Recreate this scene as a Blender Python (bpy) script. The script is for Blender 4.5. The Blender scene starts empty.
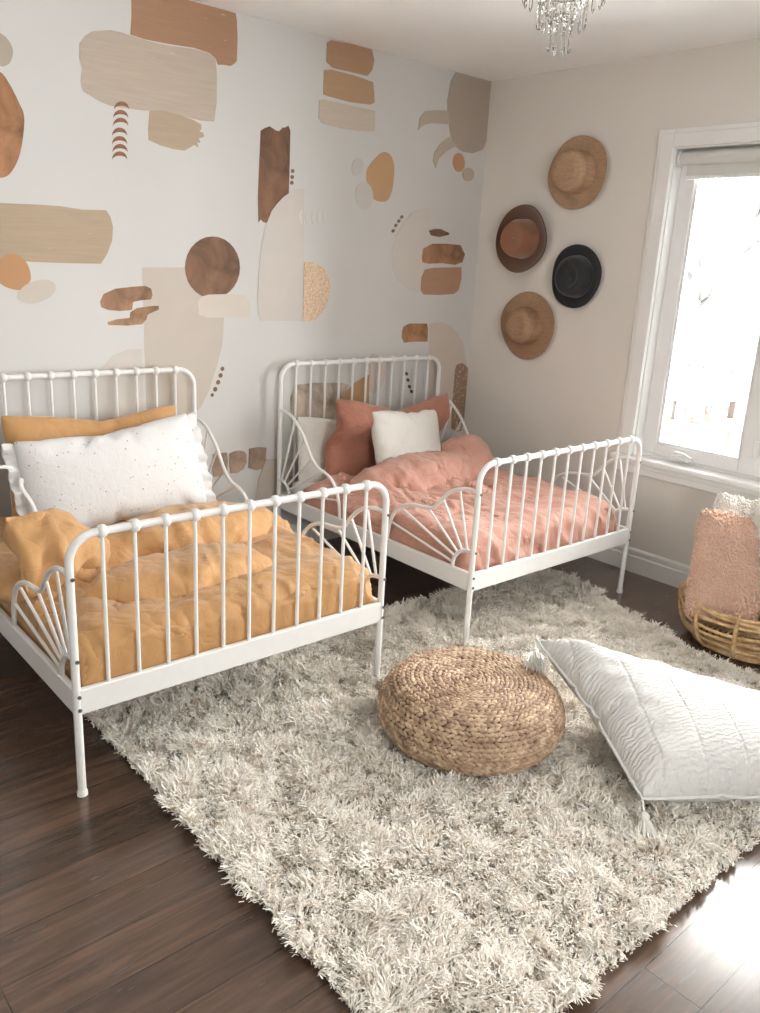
import bpy, bmesh, math, random
import numpy as np
from mathutils import Vector, Matrix, noise

SC = bpy.context.scene
COL = SC.collection
PI = math.pi

# ---------------------------------------------------------------- camera model
FPX = 825.5
YAW, PITCH, ROLL = 0.7312, 0.2872, 0.0532
CAM = Vector((-3.482, -3.1744, 1.3882))
fw = Vector((math.sin(YAW) * math.cos(PITCH), math.cos(YAW) * math.cos(PITCH), -math.sin(PITCH)))
r0 = Vector((math.cos(YAW), -math.sin(YAW), 0)); u0 = r0.cross(fw)
RT = math.cos(ROLL) * r0 + math.sin(ROLL) * u0
UP = -math.sin(ROLL) * r0 + math.cos(ROLL) * u0


def ray(x, y):
    return RT * ((x - 380) / FPX) + UP * (-(y - 506.5) / FPX) + fw


def at_y(x, y, Y):
    d = ray(x, y); return CAM + d * ((Y - CAM.y) / d.y)


def at_x(x, y, X):
    d = ray(x, y); return CAM + d * ((X - CAM.x) / d.x)


YW = 0.025          # accent wall plane
ZC = 2.311          # ceiling height
cam_data = bpy.data.cameras.new('camera')
cam = bpy.data.objects.new('camera', cam_data); COL.objects.link(cam)
cam.matrix_world = Matrix(((RT.x, UP.x, -fw.x, CAM.x), (RT.y, UP.y, -fw.y, CAM.y), (RT.z, UP.z, -fw.z, CAM.z), (0, 0, 0, 1)))
cam_data.sensor_fit = 'HORIZONTAL'; cam_data.sensor_width = 36; cam_data.lens = FPX * 36 / 760
cam_data.clip_start = 0.02
SC.camera = cam


# ---------------------------------------------------------------- materials
def lin(c):
    c = c / 255
    return c / 12.92 if c <= .04045 else ((c + .055) / 1.055) ** 2.4


def rgb(h, k=1.0):
    h = h.lstrip('#')
    return tuple(min(.95, lin(int(h[i:i + 2], 16)) * k) for i in (0, 2, 4)) + (1,)


def new_mat(name):
    m = bpy.data.materials.new(name); m.use_nodes = True
    nt = m.node_tree
    return m, nt, nt.nodes['Principled BSDF']


def link(nt, a, b):
    nt.links.new(a, b)


def coords(nt, scale=(1, 1, 1), rot=(0, 0, 0), kind='Object'):
    tc = nt.nodes.new('ShaderNodeTexCoord'); mp = nt.nodes.new('ShaderNodeMapping')
    mp.inputs['Scale'].default_value = scale; mp.inputs['Rotation'].default_value = rot
    link(nt, tc.outputs[kind], mp.inputs['Vector'])
    return mp.outputs['Vector']


def tex_noise(nt, vec, scale, detail=3, rough=.5, dist=0):
    n = nt.nodes.new('ShaderNodeTexNoise')
    n.inputs['Scale'].default_value = scale; n.inputs['Detail'].default_value = detail
    n.inputs['Roughness'].default_value = rough; n.inputs['Distortion'].default_value = dist
    if vec is not None: link(nt, vec, n.inputs['Vector'])
    return n.outputs['Fac']


def ramp(nt, fac, stops):
    r = nt.nodes.new('ShaderNodeValToRGB'); cr = r.color_ramp
    while len(cr.elements) < len(stops): cr.elements.new(.5)
    for e, (p, c) in zip(cr.elements, stops):
        e.position = p; e.color = c if len(c) == 4 else (*c, 1)
    link(nt, fac, r.inputs['Fac'])
    return r.outputs['Color']


def mix(nt, fac, a, b, mode='MIX'):
    n = nt.nodes.new('ShaderNodeMix'); n.data_type = 'RGBA'; n.blend_type = mode
    for v, s in ((fac, n.inputs[0]), (a, n.inputs[6]), (b, n.inputs[7])):
        if isinstance(v, (int, float)): s.default_value = v
        elif isinstance(v, tuple): s.default_value = v
        else: link(nt, v, s)
    return n.outputs[2]


def bump(nt, bsdf, h, strength=.3, dist=.01):
    b = nt.nodes.new('ShaderNodeBump'); b.inputs['Strength'].default_value = strength; b.inputs['Distance'].default_value = dist
    link(nt, h, b.inputs['Height']); link(nt, b.outputs['Normal'], bsdf.inputs['Normal'])


def plain(name, col, rough=.5, var=.06, scale=30, bmp=0, metal=0, sheen=0):
    m, nt, b = new_mat(name)
    v = coords(nt)
    f = tex_noise(nt, v, scale, 4)
    a = tuple(c * (1 - var) for c in col[:3]) + (1,); c2 = tuple(min(.97, c * (1 + var)) for c in col[:3]) + (1,)
    link(nt, ramp(nt, f, [(.3, a), (.7, c2)]), b.inputs['Base Color'])
    b.inputs['Roughness'].default_value = rough; b.inputs['Metallic'].default_value = metal
    if sheen: b.inputs['Sheen Weight'].default_value = sheen
    if bmp: bump(nt, b, f, bmp, .004)
    return m


def fabric(name, col, rough=.85, weave=900, wb=.12, var=.05, sheen=.15, crinkle=0):
    m, nt, b = new_mat(name)
    v = coords(nt)
    f = tex_noise(nt, v, 6, 4)
    a = tuple(c * (1 - var) for c in col[:3]) + (1,); c2 = tuple(min(.97, c * (1 + var)) for c in col[:3]) + (1,)
    link(nt, ramp(nt, f, [(.3, a), (.7, c2)]), b.inputs['Base Color'])
    b.inputs['Roughness'].default_value = rough; b.inputs['Sheen Weight'].default_value = sheen
    h = tex_noise(nt, v, weave, 1)
    if crinkle:
        v2 = coords(nt, (1, 1, 1))
        def crease(sc, dist):
            q = tex_noise(nt, v2, sc, 1.2, .45, dist)
            s1 = nt.nodes.new('ShaderNodeMath'); s1.operation = 'SUBTRACT'; link(nt, q, s1.inputs[0]); s1.inputs[1].default_value = .5
            s2 = nt.nodes.new('ShaderNodeMath'); s2.operation = 'ABSOLUTE'; link(nt, s1.outputs[0], s2.inputs[0])
            s3 = nt.nodes.new('ShaderNodeMath'); s3.operation = 'POWER'; link(nt, s2.outputs[0], s3.inputs[0]); s3.inputs[1].default_value = .6
            return s3.outputs[0]
        h3 = mix(nt, .4, crease(5, 1.2), crease(11, 1.5))
        h3 = mix(nt, .05, h3, h)
        bump(nt, b, h3, crinkle, .05)
    else:
        bump(nt, b, h, wb, .002)
    return m


M = {}
M['white_metal'] = plain('white painted metal', (.80, .79, .77, 1), .32, .015, 40)
M['steel'] = plain('screw steel', (.25, .24, .23, 1), .35, .1, 60, metal=1)
M['white_trim'] = plain('white painted wood', (.82, .81, .79, 1), .38, .01, 8)
M['vinyl'] = plain('white window vinyl', (.80, .80, .79, 1), .35, .01, 8)
M['wall'] = plain('white wall paint', (.60, .588, .566, 1), .85, .012, 2.5)
M['wall_shade_tint'] = plain('wall paint with warm shade tint', (.72, .682, .63, 1), .85, .015, 2.0)  # same paint as the back wall, the warm look of its shade coloured in
M['ceiling'] = plain('ceiling paint', (.92, .91, .895, 1), .9, .01, 3, bmp=.05)


def mat_floor():
    m, nt, b = new_mat('dark brown hardwood boards')
    v = coords(nt)
    br = nt.nodes.new('ShaderNodeTexBrick')
    br.offset = .37; br.offset_frequency = 2; br.squash = 1
    br.inputs['Scale'].default_value = 1; br.inputs['Mortar Size'].default_value = .0012
    br.inputs['Mortar Smooth'].default_value = .2; br.inputs['Bias'].default_value = 0
    br.inputs['Brick Width'].default_value = 1.05; br.inputs['Row Height'].default_value = .127
    br.inputs['Color1'].default_value = (0, 0, 0, 1); br.inputs['Color2'].default_value = (1, 1, 1, 1); br.inputs['Mortar'].default_value = (.5, .5, .5, 1)
    link(nt, v, br.inputs['Vector'])
    vs = coords(nt, (1.2, 14, 1))
    addv = nt.nodes.new('ShaderNodeVectorMath'); addv.operation = 'MULTIPLY_ADD'
    link(nt, br.outputs['Color'], addv.inputs[0]); addv.inputs[1].default_value = (17, 9, 5); link(nt, vs, addv.inputs[2])
    g = tex_noise(nt, addv.outputs['Vector'], 3.2, 7, .62, .8)
    grain = ramp(nt, g, [(.25, rgb('#3b2d26')), (.5, rgb('#544136')), (.75, rgb('#6d5546'))])
    tone = ramp(nt, br.outputs['Color'], [(0, (.72, .72, .72, 1)), (1, (1.15, 1.1, 1.05, 1))])
    c = mix(nt, 1.0, grain, tone, 'MULTIPLY')
    c = mix(nt, br.outputs['Fac'], c, (.016, .011, .008, 1))
    link(nt, c, b.inputs['Base Color'])
    b.inputs['Roughness'].default_value = .33
    rr = ramp(nt, g, [(.2, (.30, .30, .30, 1)), (.8, (.20, .20, .20, 1))]); link(nt, rr, b.inputs['Roughness'])
    b.inputs['Coat Weight'].default_value = .6; b.inputs['Coat Roughness'].default_value = .16
    inv = nt.nodes.new('ShaderNodeMath'); inv.operation = 'SUBTRACT'; inv.inputs[0].default_value = 1; link(nt, br.outputs['Fac'], inv.inputs[1])
    bump(nt, b, inv.outputs[0], .35, .0015)
    return m


M['floor'] = mat_floor()


def paint(name, hexc, kind='flat', k=1.12):
    """paint / printed vinyl of the wall shapes"""
    m, nt, b = new_mat(name)
    col = rgb(hexc, k); g_ = .3 * col[0] + .6 * col[1] + .1 * col[2]
    sa = 1 - min(col[:3]) / max(col[:3])
    col = tuple((c * .82 + g_ * .18) * .80 * q for c, q in zip(col[:3], (1 - .035 * sa, 1.0, 1.0))) + (1,)
    v = coords(nt)
    b.inputs['Roughness'].default_value = .75
    if kind == 'flat':
        f = tex_noise(nt, v, 9, 4)
        c = ramp(nt, f, [(.25, tuple(x * .97 for x in col[:3])), (.75, tuple(min(.9, x * 1.03) for x in col[:3]))])
    elif kind == 'brush':
        vs = coords(nt, (2.2, 1, 42))
        f = tex_noise(nt, vs, 2.4, 5, .6)
        c = ramp(nt, f, [(.3, tuple(x * .93 for x in col[:3])), (.7, tuple(min(.9, x * 1.06) for x in col[:3]))])
        vd = coords(nt, (7, 1, 70))
        d = tex_noise(nt, vd, 2.0, 4, .6)
        mask = ramp(nt, d, [(.68, (0, 0, 0, 1)), (.74, (1, 1, 1, 1))])
        c = mix(nt, mask, c, (.57, .555, .52, 1))
    elif kind == 'dry':
        vd = coords(nt, (1, 1, 1))
        d = tex_noise(nt, vd, 55, 6, .75)
        mask = ramp(nt, d, [(.53, (0, 0, 0, 1)), (.60, (1, 1, 1, 1))])
        c = mix(nt, mask, col, tuple(min(.9, x * 1.8 + .08) for x in col[:3]) + (1,))
    elif kind == 'water':
        f = tex_noise(nt, v, 6.5, 5, .6, .8)
        c = ramp(nt, f, [(.36, tuple(x * .6 for x in col[:3])), (.5, col), (.64, tuple(min(.9, x * 1.35) for x in col[:3]))])
    elif kind == 'speckle':
        f = tex_noise(nt, v, 120, 3, .7)
        c = ramp(nt, f, [(.42, col), (.62, (.74, .60, .45, 1))])
    link(nt, c, b.inputs['Base Color'])
    return m


# ---------------------------------------------------------------- mesh helpers
class MB:
    """collects shapes and links them as ONE mesh object"""
    def __init__(s): s.v = []; s.f = []

    def add(s, vs, fs):
        n = len(s.v); s.v += [tuple(v) for v in vs]; s.f += [tuple(i + n for i in f) for f in fs]

    def box(s, x0, x1, y0, y1, z0, z1):
        s.add([(x, y, z) for z in (z0, z1) for y in (y0, y1) for x in (x0, x1)],
              [(0, 2, 3, 1), (4, 5, 7, 6), (0, 1, 5, 4), (2, 6, 7, 3), (0, 4, 6, 2), (1, 3, 7, 5)])
        return s

    def tube(s, pts, r, n=10, closed=False, caps=True, flat=None):
        pts = [Vector(p) for p in pts]; k = len(pts)
        rs = r if isinstance(r, (list, tuple)) else [r] * k
        t = []
        for i in range(k):
            a = pts[(i - 1) % k] if (closed or i > 0) else pts[i]
            b = pts[(i + 1) % k] if (closed or i < k - 1) else pts[i]
            t.append((b - a).normalized())
        ref = Vector((0, 0, 1)) if abs(t[0].z) < .9 else Vector((1, 0, 0))
        nrm = t[0].cross(ref).normalized(); vs = []
        for i in range(k):
            nrm = (nrm - t[i] * nrm.dot(t[i])).normalized(); bi = t[i].cross(nrm)
            for j in range(n):
                a = 2 * PI * j / n
                vs.append(pts[i] + (nrm * math.cos(a) + bi * math.sin(a) * (flat or 1)) * rs[i])
        fs = []
        for i in range(k if closed else k - 1):
            for j in range(n):
                a, b = i * n + j, i * n + (j + 1) % n; c, d = ((i + 1) % k) * n + (j + 1) % n, ((i + 1) % k) * n + j
                fs.append((a, b, c, d))
        if caps and not closed:
            fs.append(tuple(range(n))[::-1]); fs.append(tuple((k - 1) * n + j for j in range(n)))
        s.add(vs, fs); return s

    def lathe(s, prof, n=32, c=(0, 0, 0), ax='z', close=True, wob=None):
        vs = []; fs = []
        for i, (r, h) in enumerate(prof):
            for j in range(n):
                a = 2 * PI * j / n; rr, hh = (r, h) if wob is None else wob(r, h, a)
                p = (rr * math.cos(a), rr * math.sin(a), hh)
                if ax == 'x': p = (p[2], p[0], p[1])
                if ax == 'y': p = (p[0], p[2], p[1])
                vs.append((p[0] + c[0], p[1] + c[1], p[2] + c[2]))
        for i in range(len(prof) - 1):
            for j in range(n):
                fs.append((i * n + j, i * n + (j + 1) % n, (i + 1) * n + (j + 1) % n, (i + 1) * n + j))
        if close:
            fs.append(tuple(range(n))[::-1]); fs.append(tuple((len(prof) - 1) * n + j for j in range(n)))
        s.add(vs, fs); return s

    def ball(s, c, r, n=10, m=6, sc=(1, 1, 1), rot=None):
        prof = [(math.sin(PI * i / m) * 1.0, -math.cos(PI * i / m)) for i in range(m + 1)]
        vs = []; fs = []
        for i, (q, h) in enumerate(prof):
            for j in range(n):
                a = 2 * PI * j / n
                p = Vector((q * math.cos(a) * r * sc[0], q * math.sin(a) * r * sc[1], h * r * sc[2]))
                if rot is not None: p = rot @ p
                vs.append(p + Vector(c))
        for i in range(m):
            for j in range(n):
                fs.append((i * n + j, i * n + (j + 1) % n, (i + 1) * n + (j + 1) % n, (i + 1) * n + j))
        s.add(vs, fs); return s

    def build(s, name, mat, parent=None, smooth=True, bevel=0, loc=None):
        me = bpy.data.meshes.new(name); me.from_pydata(s.v, [], s.f)
        bm = bmesh.new(); bm.from_mesh(me); bmesh.ops.remove_doubles(bm, verts=bm.verts, dist=1e-6)
        bmesh.ops.recalc_face_normals(bm, faces=bm.faces)
        bm.to_mesh(me); bm.free()
        o = bpy.data.objects.new(name, me); COL.objects.link(o)
        me.materials.append(mat)
        if parent is not None: o.parent = parent
        if loc is not None: o.location = loc
        if smooth:
            me.polygons.foreach_set('use_smooth', [True] * len(me.polygons))
            try: me.set_sharp_from_angle(angle=math.radians(40))
            except Exception: pass
        if bevel:
            b = o.modifiers.new('edge', 'BEVEL'); b.width = bevel; b.segments = 2; b.limit_method = 'ANGLE'
        return o


def tag(o, label, cat, group=None, kind=None):
    o['label'] = label; o['category'] = cat
    if group: o['group'] = group
    if kind: o['kind'] = kind
    return o


def thing(name, loc, label, cat, group=None, rz=0):
    o = bpy.data.objects.new(name, None); COL.objects.link(o)
    o.location = loc; o.rotation_euler = (0, 0, rz); o.empty_display_size = .1
    return tag(o, label, cat, group)


def struct(o):
    o['kind'] = 'structure'; return o


def catmull(pts, per=6, closed=False):
    P = [Vector(p) for p in pts]; n = len(P); out = []
    rng = range(n if closed else n - 1)
    for i in rng:
        if closed: a, b, c, d = P[(i - 1) % n], P[i], P[(i + 1) % n], P[(i + 2) % n]
        else: a, b, c, d = P[max(i - 1, 0)], P[i], P[i + 1], P[min(i + 2, n - 1)]
        for k in range(per):
            t = k / per
            out.append(.5 * ((2 * b) + (c - a) * t + (2 * a - 5 * b + 4 * c - d) * t * t + (3 * b - a - 3 * c + d) * t ** 3))
    if not closed: out.append(P[-1])
    return out


# ================================================================= THE ROOM
XL, YF = -4.35, -4.3           # left wall, wall behind the camera
struct(MB().box(XL - .1, .15, YF - .1, YW + .1, -.06, 0).build('floor', M['floor'], smooth=False))
struct(MB().box(XL - .1, .15, YF - .1, YW + .1, ZC, ZC + .08).build('ceiling', M['ceiling'], smooth=False))
struct(MB().box(XL - .1, .0, YW, YW + .1, 0, ZC).build('wall_back', M['wall'], smooth=False))
struct(MB().box(XL - .1, XL, YF, YW, 0, ZC).build('wall_left', M['wall'], smooth=False))
# right wall with the window opening
WY0, WY1, WZ0, WZ1 = -2.80, -1.075, .565, 1.935
w = MB()
w.box(0, .15, WY1, YW + .1, 0, ZC); w.box(0, .15, YF, WY0, 0, ZC)
w.box(0, .15, WY0, WY1, 0, WZ0); w.box(0, .15, WY0, WY1, WZ1, ZC)
struct(w.build('wall_right', M['wall_shade_tint'], smooth=False))
# wall behind the camera with an unseen opening added for fill light
FX0, FX1, FZ0, FZ1 = -2.9, -2.1, .9, 1.9
w = MB()
w.box(XL, FX0, YF - .1, YF, 0, ZC); w.box(FX1, .0, YF - .1, YF, 0, ZC)
w.box(FX0, FX1, YF - .1, YF, 0, FZ0); w.box(FX0, FX1, YF - .1, YF, FZ1, ZC)
struct(w.build('wall_front', M['wall'], smooth=False))


def skirting(name, pts_fn, L):
    prof = [(0, 0), (.016, 0), (.016, .078), (.011, .086), (.013, .094), (.013, .108), (.006, .117), (0, .117)]
    b = MB(); n = len(prof)
    vs = [pts_fn(0, d, h) for d, h in prof] + [pts_fn(L, d, h) for d, h in prof]
    fs = [(i, (i + 1) % n, n + (i + 1) % n, n + i) for i in range(n)] + [tuple(range(n))[::-1], tuple(range(n, 2 * n))]
    b.add(vs, fs)
    return struct(b.build(name, M['white_trim'], smooth=False))


skirting('baseboard_right', lambda t, d, h: (-d, YW - t, h), YW - YF)
skirting('baseboard_back', lambda t, d, h: (XL + t, YW - d, h), -XL - .016)
skirting('baseboard_left', lambda t, d, h: (XL + d, YF + t, h), YW - YF - .016)

# ---- window 1
win = bpy.data.objects.new('window_1', None); COL.objects.link(win); win.location = (0, (WY0 + WY1) / 2, WZ0); struct(win)
WO = Vector(win.location)


def wbox(b, x0, x1, y0, y1, z0, z1): b.box(x0 - WO.x, x1 - WO.x, y0 - WO.y, y1 - WO.y, z0 - WO.z, z1 - WO.z); return b


def wpart(b, name, mat=None, bevel=.003, parent=None):
    return b.build(name, mat or M['vinyl'], parent or win, smooth=False, bevel=bevel)


for (ya, yb, za, zb, iy, iz) in ((WY1 - .006, WY1 + .075, WZ0 + .002, WZ1 + .069, (0, .020), 0), (WY0 - .075, WY0 + .006, WZ0 + .002, WZ1 + .069, (.020, 0), 0), (WY0 + .006, WY1 - .006, WZ1 - .006, WZ1 + .069, (0, 0), .020)):
    b = MB(); wbox(b, -.012, 0, ya, yb, za, zb); wbox(b, -.020, -.0121, ya + iy[0], yb - iy[1], za, zb - (iz or .020)); wpart(b, 'casing', M['white_trim'], .003)
b = MB(); wbox(b, -.042, .06, WY0 - .095, WY1 + .095, WZ0 - .03, WZ0 + .002); wpart(b, 'sill', M['white_trim'], .010)
b = MB(); wbox(b, -.018, 0, WY0 - .08, WY1 + .08, .483, WZ0 - .028); wbox(b, -.028, 0, WY0 - .08, WY1 + .08, .515, WZ0 - .028); wpart(b, 'apron', M['white_trim'], .005)
for bx in ((WY1 - .012, WY1 + .001, WZ0 + .003, WZ1), (WY0 - .001, WY0 + .012, WZ0 + .003, WZ1), (WY0 + .012, WY1 - .012, WZ1 - .012, WZ1 + .001), (WY0 + .012, WY1 - .012, WZ0 - .001, WZ0 + .013)):
    b = MB(); wbox(b, .0 if bx[3] > WZ0 + .1 else .0605, .15, *bx); wpart(b, 'jamb', M['white_trim'], .002)
GL, gnt, gb = new_mat('window glass')
gb.inputs['Roughness'].default_value = 0; gb.inputs['IOR'].default_value = 1.45
tr = gnt.nodes.new('ShaderNodeBsdfTransparent'); gl = gnt.nodes.new('ShaderNodeBsdfGlossy'); gl.inputs['Roughness'].default_value = .02
fr = gnt.nodes.new('ShaderNodeFresnel'); fr.inputs['IOR'].default_value = 1.3
ms = gnt.nodes.new('ShaderNodeMixShader'); tr.inputs['Color'].default_value = (.97, .98, .98, 1)
link(gnt, fr.outputs[0], ms.inputs[0]); link(gnt, tr.outputs[0], ms.inputs[1]); link(gnt, gl.outputs[0], ms.inputs[2])
link(gnt, ms.outputs[0], gnt.nodes['Material Output'].inputs['Surface'])
ys = [WY1 - .012, -1.64, -2.215, WY0 + .012]
for i in range(3):
    ya, yb = ys[i + 1], ys[i]
    b = MB(); e = .072 if i != 1 else .06
    zb, zt = WZ0 + .014, WZ1 - .012
    x0, x1 = .062, .10
    wbox(b, x0, x1, ya, ya + e, zb, zt); wbox(b, x0, x1, yb - e, yb, zb, zt)
    wbox(b, x0, x1, ya + e + .0002, yb - e - .0002, zb, zb + .052); wbox(b, x0, x1, ya + e + .0002, yb - e - .0002, zt - .06, zt)
    s = wpart(b, 'sash', None, .003)
    for q in ((ya + e, ya + e + .012, zb + .052, zt - .06), (yb - e - .012, yb - e, zb + .052, zt - .06), (ya + e + .012, yb - e - .012, zb + .052, zb + .064), (ya + e + .012, yb - e - .012, zt - .072, zt - .06)):
        b = MB(); wbox(b, x0 + .009, x1 - .006, *q); wpart(b, 'glazing_bead', None, 0, s)
    b = MB(); wbox(b, .080, .084, ya + e, yb - e, zb + .05, zt - .058); wpart(b, 'pane', GL, 0, s)
# crank handle of the first sash
p0 = at_x(682, 456, .05)
b = MB(); wbox(b, .03, .062, p0.y - .05, p0.y + .055, .578, .596)
wbox(b, .022, .05, p0.y - .035, p0.y + .045, .592, .606); h = wpart(b, 'crank_base', None, .006)
b = MB(); b.tube([Vector(q) - WO for q in catmull([(.036, p0.y + .035, .606), (.03, p0.y + .02, .616), (.026, p0.y - .02, .614), (.026, p0.y - .05, .604), (.026, p0.y - .066, .60)], 5)], .0065, 8)
wpart(b, 'crank_handle', None, 0, h)
p1 = at_x(757, 447, .055)
b = MB(); wbox(b, .046, .064, p1.y - .012, p1.y + .012, p1.z - .05, p1.z + .03); wpart(b, 'sash_lock', None, .005)

# ---- fill window, an unseen light opening added in the wall behind the camera
fill_win = bpy.data.objects.new('fill_window', None); COL.objects.link(fill_win); fill_win.location = ((FX0 + FX1) / 2, YF, FZ0); struct(fill_win)
for (xa, xb, za, zb) in ((-.47, -.40, -.07, 1.07), (.40, .47, -.07, 1.07), (-.40, .40, 1.0, 1.07), (-.40, .40, -.07, 0)):
    MB().box(xa, xb, -.005, .018, za, zb).build('casing', M['white_trim'], fill_win, smooth=False)
for (xa, xb, za, zb) in ((-.40, -.35, 0, 1.0), (.35, .40, 0, 1.0), (-.35, .35, .95, 1.0), (-.35, .35, 0, .05)):
    MB().box(xa, xb, -.08, -.04, za, zb).build('sash', M['vinyl'], fill_win, smooth=False)
MB().box(-.35, .35, -.062, -.058, .05, .95).build('pane', GL, fill_win, smooth=False)

# ---- roller blind in the head of the window
BW = (WY1 - .018, WY0 + .018)
bl = thing('roller_blind', (.035, (BW[0] + BW[1]) / 2, WZ1 - .014), 'white roller blind rolled up at the head of the window', 'blind')
L2 = (BW[0] - BW[1]) / 2
M['blind'] = fabric('blind fabric', (.66, .645, .61, 1), .8, 700, .1)
b = MB(); b.tube([(0, -L2 + .012, -.034), (0, L2 - .012, -.034)], .027, 20); b.build('roll', M['blind'], bl)
b = MB(); b.box(.012, .0145, -L2 + .025, L2 - .03, -.108, -.028); b.build('shade_cloth', M['blind'], bl, smooth=False)
b = MB(); b.box(.008, .019, -L2 + .025, L2 - .03, -.118, -.104); b.build('hem_bar', M['vinyl'], bl, smooth=False, bevel=.003)
for sgn in (-1, 1):
    b = MB(); b.lathe([(.0305, 0), (.0305, .010)], 20, (0, sgn * (L2 - .006) - .005, -.034), 'y'); b.build('end_cap', M['vinyl'], bl)

# ================================================================= WALL SHAPES
DEC = [0]


def z_at(zx, zy, ox, oy, s): return (ox + zx * s, oy + zy * s)


def decal(name, pts, mat, label, cat='wall decal', group=None, o=(0, 0, 1), smooth=0):
    px = [(o[0] + x * o[2], o[1] + y * o[2]) for x, y in pts]
    W_ = [at_y(x, y, YW) for x, y in px]
    if smooth: W_ = catmull(W_, smooth, True)
    W_ = [Vector((p.x, p.y, min(p.z, ZC - .003))) for p in W_]
    for p in W_: p.x = min(p.x, -.002)
    DEC[0] += 1
    c = sum(W_, Vector()) / len(W_)
    y0 = -.0005 - DEC[0] * .00005
    bm = bmesh.new()
    vs = [bm.verts.new((p.x - c.x, y0, p.z - c.z)) for p in W_]
    f = bm.faces.new(vs); f.normal_update()
    r = bmesh.ops.extrude_face_region(bm, geom=[f])
    for v in r['geom']:
        if isinstance(v, bmesh.types.BMVert): v.co.y = -.0001
    bmesh.ops.triangulate(bm, faces=[q for q in bm.faces if len(q.verts) > 4])
    bmesh.ops.recalc_face_normals(bm, faces=bm.faces)
    me = bpy.data.meshes.new(name); bm.to_mesh(me); bm.free(); me.materials.append(mat)
    ob = bpy.data.objects.new(name, me); COL.objects.link(ob); ob.location = (c.x, YW, c.z)
    return tag(ob, label, cat, group)


def oval(cx, cy, rx, ry, rot=0, n=28):
    c, s = math.cos(rot), math.sin(rot)
    return [(cx + rx * math.cos(a) * c - ry * math.sin(a) * s, cy + rx * math.cos(a) * s + ry * math.sin(a) * c) for a in [2 * PI * i / n for i in range(n)]]


S1 = .18421
Z4 = (0, 0, S1); Z5 = (120, 0, S1); ZL = (0, 150, .17105); Z6 = (80, 220, .23684); Z2 = (140, 350, S1)
Z7 = (240, 110, .2171); ZT = (240, 0, .34211); Z8 = (420, 30, S1); ZC3 = (380, 190, .2270); ZR = (370, 340, S1); ZH = (260, 350, S1)
PT = lambda h, kind='flat', k=1.12: paint('decal ' + h + kind, h, kind, k)
pale = PT('#d5cbc2'); 
# big panels first (they lie under the others)
decal('half_circle_decal', [(262, 200), (607, 200), (608, 410), (602, 520), (580, 610), (545, 720), (510, 790), (440, 860), (350, 905), (285, 925)], PT('#cbbdae'), 'large beige panel decal with rounded foot behind the mustard bed', o=Z6)
decal('half_circle_decal', [(262, 545), (200, 545), (140, 572), (85, 630), (50, 690), (38, 760), (50, 850), (100, 920), (170, 960), (272, 985)], PT('#d3c9bf'), 'pale half circle decal rising behind the mustard bed headboard', o=Z6)
decal('arch_decal', [(215, 590), (240, 583), (270, 582), (310, 597), (345, 630), (368, 680), (380, 760), (380, 900), (360, 1050), (215, 1050)], PT('#d3c2b2'), 'pale arch decal in the wall corner behind the pink bed', o=ZC3)
decal('brushstroke_decal', [(430, 235), (460, 195), (500, 170), (600, 163), (660, 176), (730, 200), (830, 230), (920, 248), (1050, 265), (1130, 288), (1170, 320), (1177, 400), (1176, 560), (1162, 660), (1090, 655), (1030, 640), (980, 625), (890, 608), (760, 598), (600, 575), (540, 550), (450, 495), (437, 440), (445, 370), (428, 310)], PT('#c9b5a0', 'brush', 1.0), 'widest beige brushstroke decal, high on the wall above the crescents', o=Z4)
decal('brushstroke_decal', [(60, -60), (200, -55), (380, 0), (470, 18), (580, 40), (628, 72), (634, 110), (638, 200), (634, 330), (622, 345), (600, 358), (560, 352), (530, 352), (520, 320), (485, 288), (400, 260), (270, 240), (130, 213), (55, 188), (62, 90)], PT('#ad7d57', 'brush', 1.12), 'brown brushstroke decal touching the ceiling above the wide beige one', o=Z5)
decal('brushstroke_decal', [(160, 600), (240, 600), (330, 625), (400, 652), (440, 675), (442, 700), (430, 712), (452, 722), (458, 742), (428, 752), (436, 775), (418, 774), (426, 800), (402, 788), (380, 800), (350, 818), (300, 812), (220, 790), (155, 760), (152, 700)], PT('#bda384', 'brush', 1.05), 'small tan brushstroke decal with ragged end under the widest beige one', o=Z5)
rust = PT('#9b6338', 'water', 1.2)
cr = [(121.4, 102), (120.6, 110.5), (120.6, 118.3), (119.6, 128.3), (119.6, 136.7), (120, 144.6), (119.6, 152)]
ordn = ['topmost', 'second from the top', 'third from the top', 'middle', 'third from the bottom', 'second from the bottom', 'lowest']
for (cx, cy), od in zip(cr, ordn):
    up_ = [(cx + 7.6 * math.cos(PI * i / 12), cy + 7.5 - 8.2 * math.sin(PI * i / 12)) for i in range(13)]
    lo_ = [(cx - 7.4 * math.cos(PI * i / 12), cy + 7.5 - 4.2 * math.sin(PI * i / 12) + .4) for i in range(1, 12)]
    decal('crescent_decal', up_ + lo_, rust, f'brown crescent decal, {od} of seven under the beige brushstroke', group='column of brown crescent decals')
decal('blob_decal', [(0, 72), (10, 85), (19, 103), (24, 116), (23, 137), (19, 157), (12, 171), (5, 177), (-4, 176), (-18, 160), (-24, 130), (-20, 100), (-10, 80)], PT('#a36c3d', 'water', 1.2), 'big rust brown blob decal cut by the edge of the photo', smooth=4)
decal('blob_decal', [(0, 33), (9, 41), (13, 52), (10, 62.6), (4.6, 66), (0, 66), (-8, 60), (-12, 48), (-8, 36)], PT('#bba996', 'flat', 1.05), 'taupe blob decal above the big rust brown one', smooth=4)
decal('brushstroke_decal', [(-230, 300), (0, 310), (200, 318), (350, 328), (480, 348), (620, 352), (645, 390), (660, 450), (655, 530), (625, 610), (590, 665), (400, 662), (200, 655), (0, 640), (-230, 630)], PT('#bea384', 'brush', 1.05), 'long tan brushstroke decal above the orange and pale stones', o=ZL)
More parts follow.
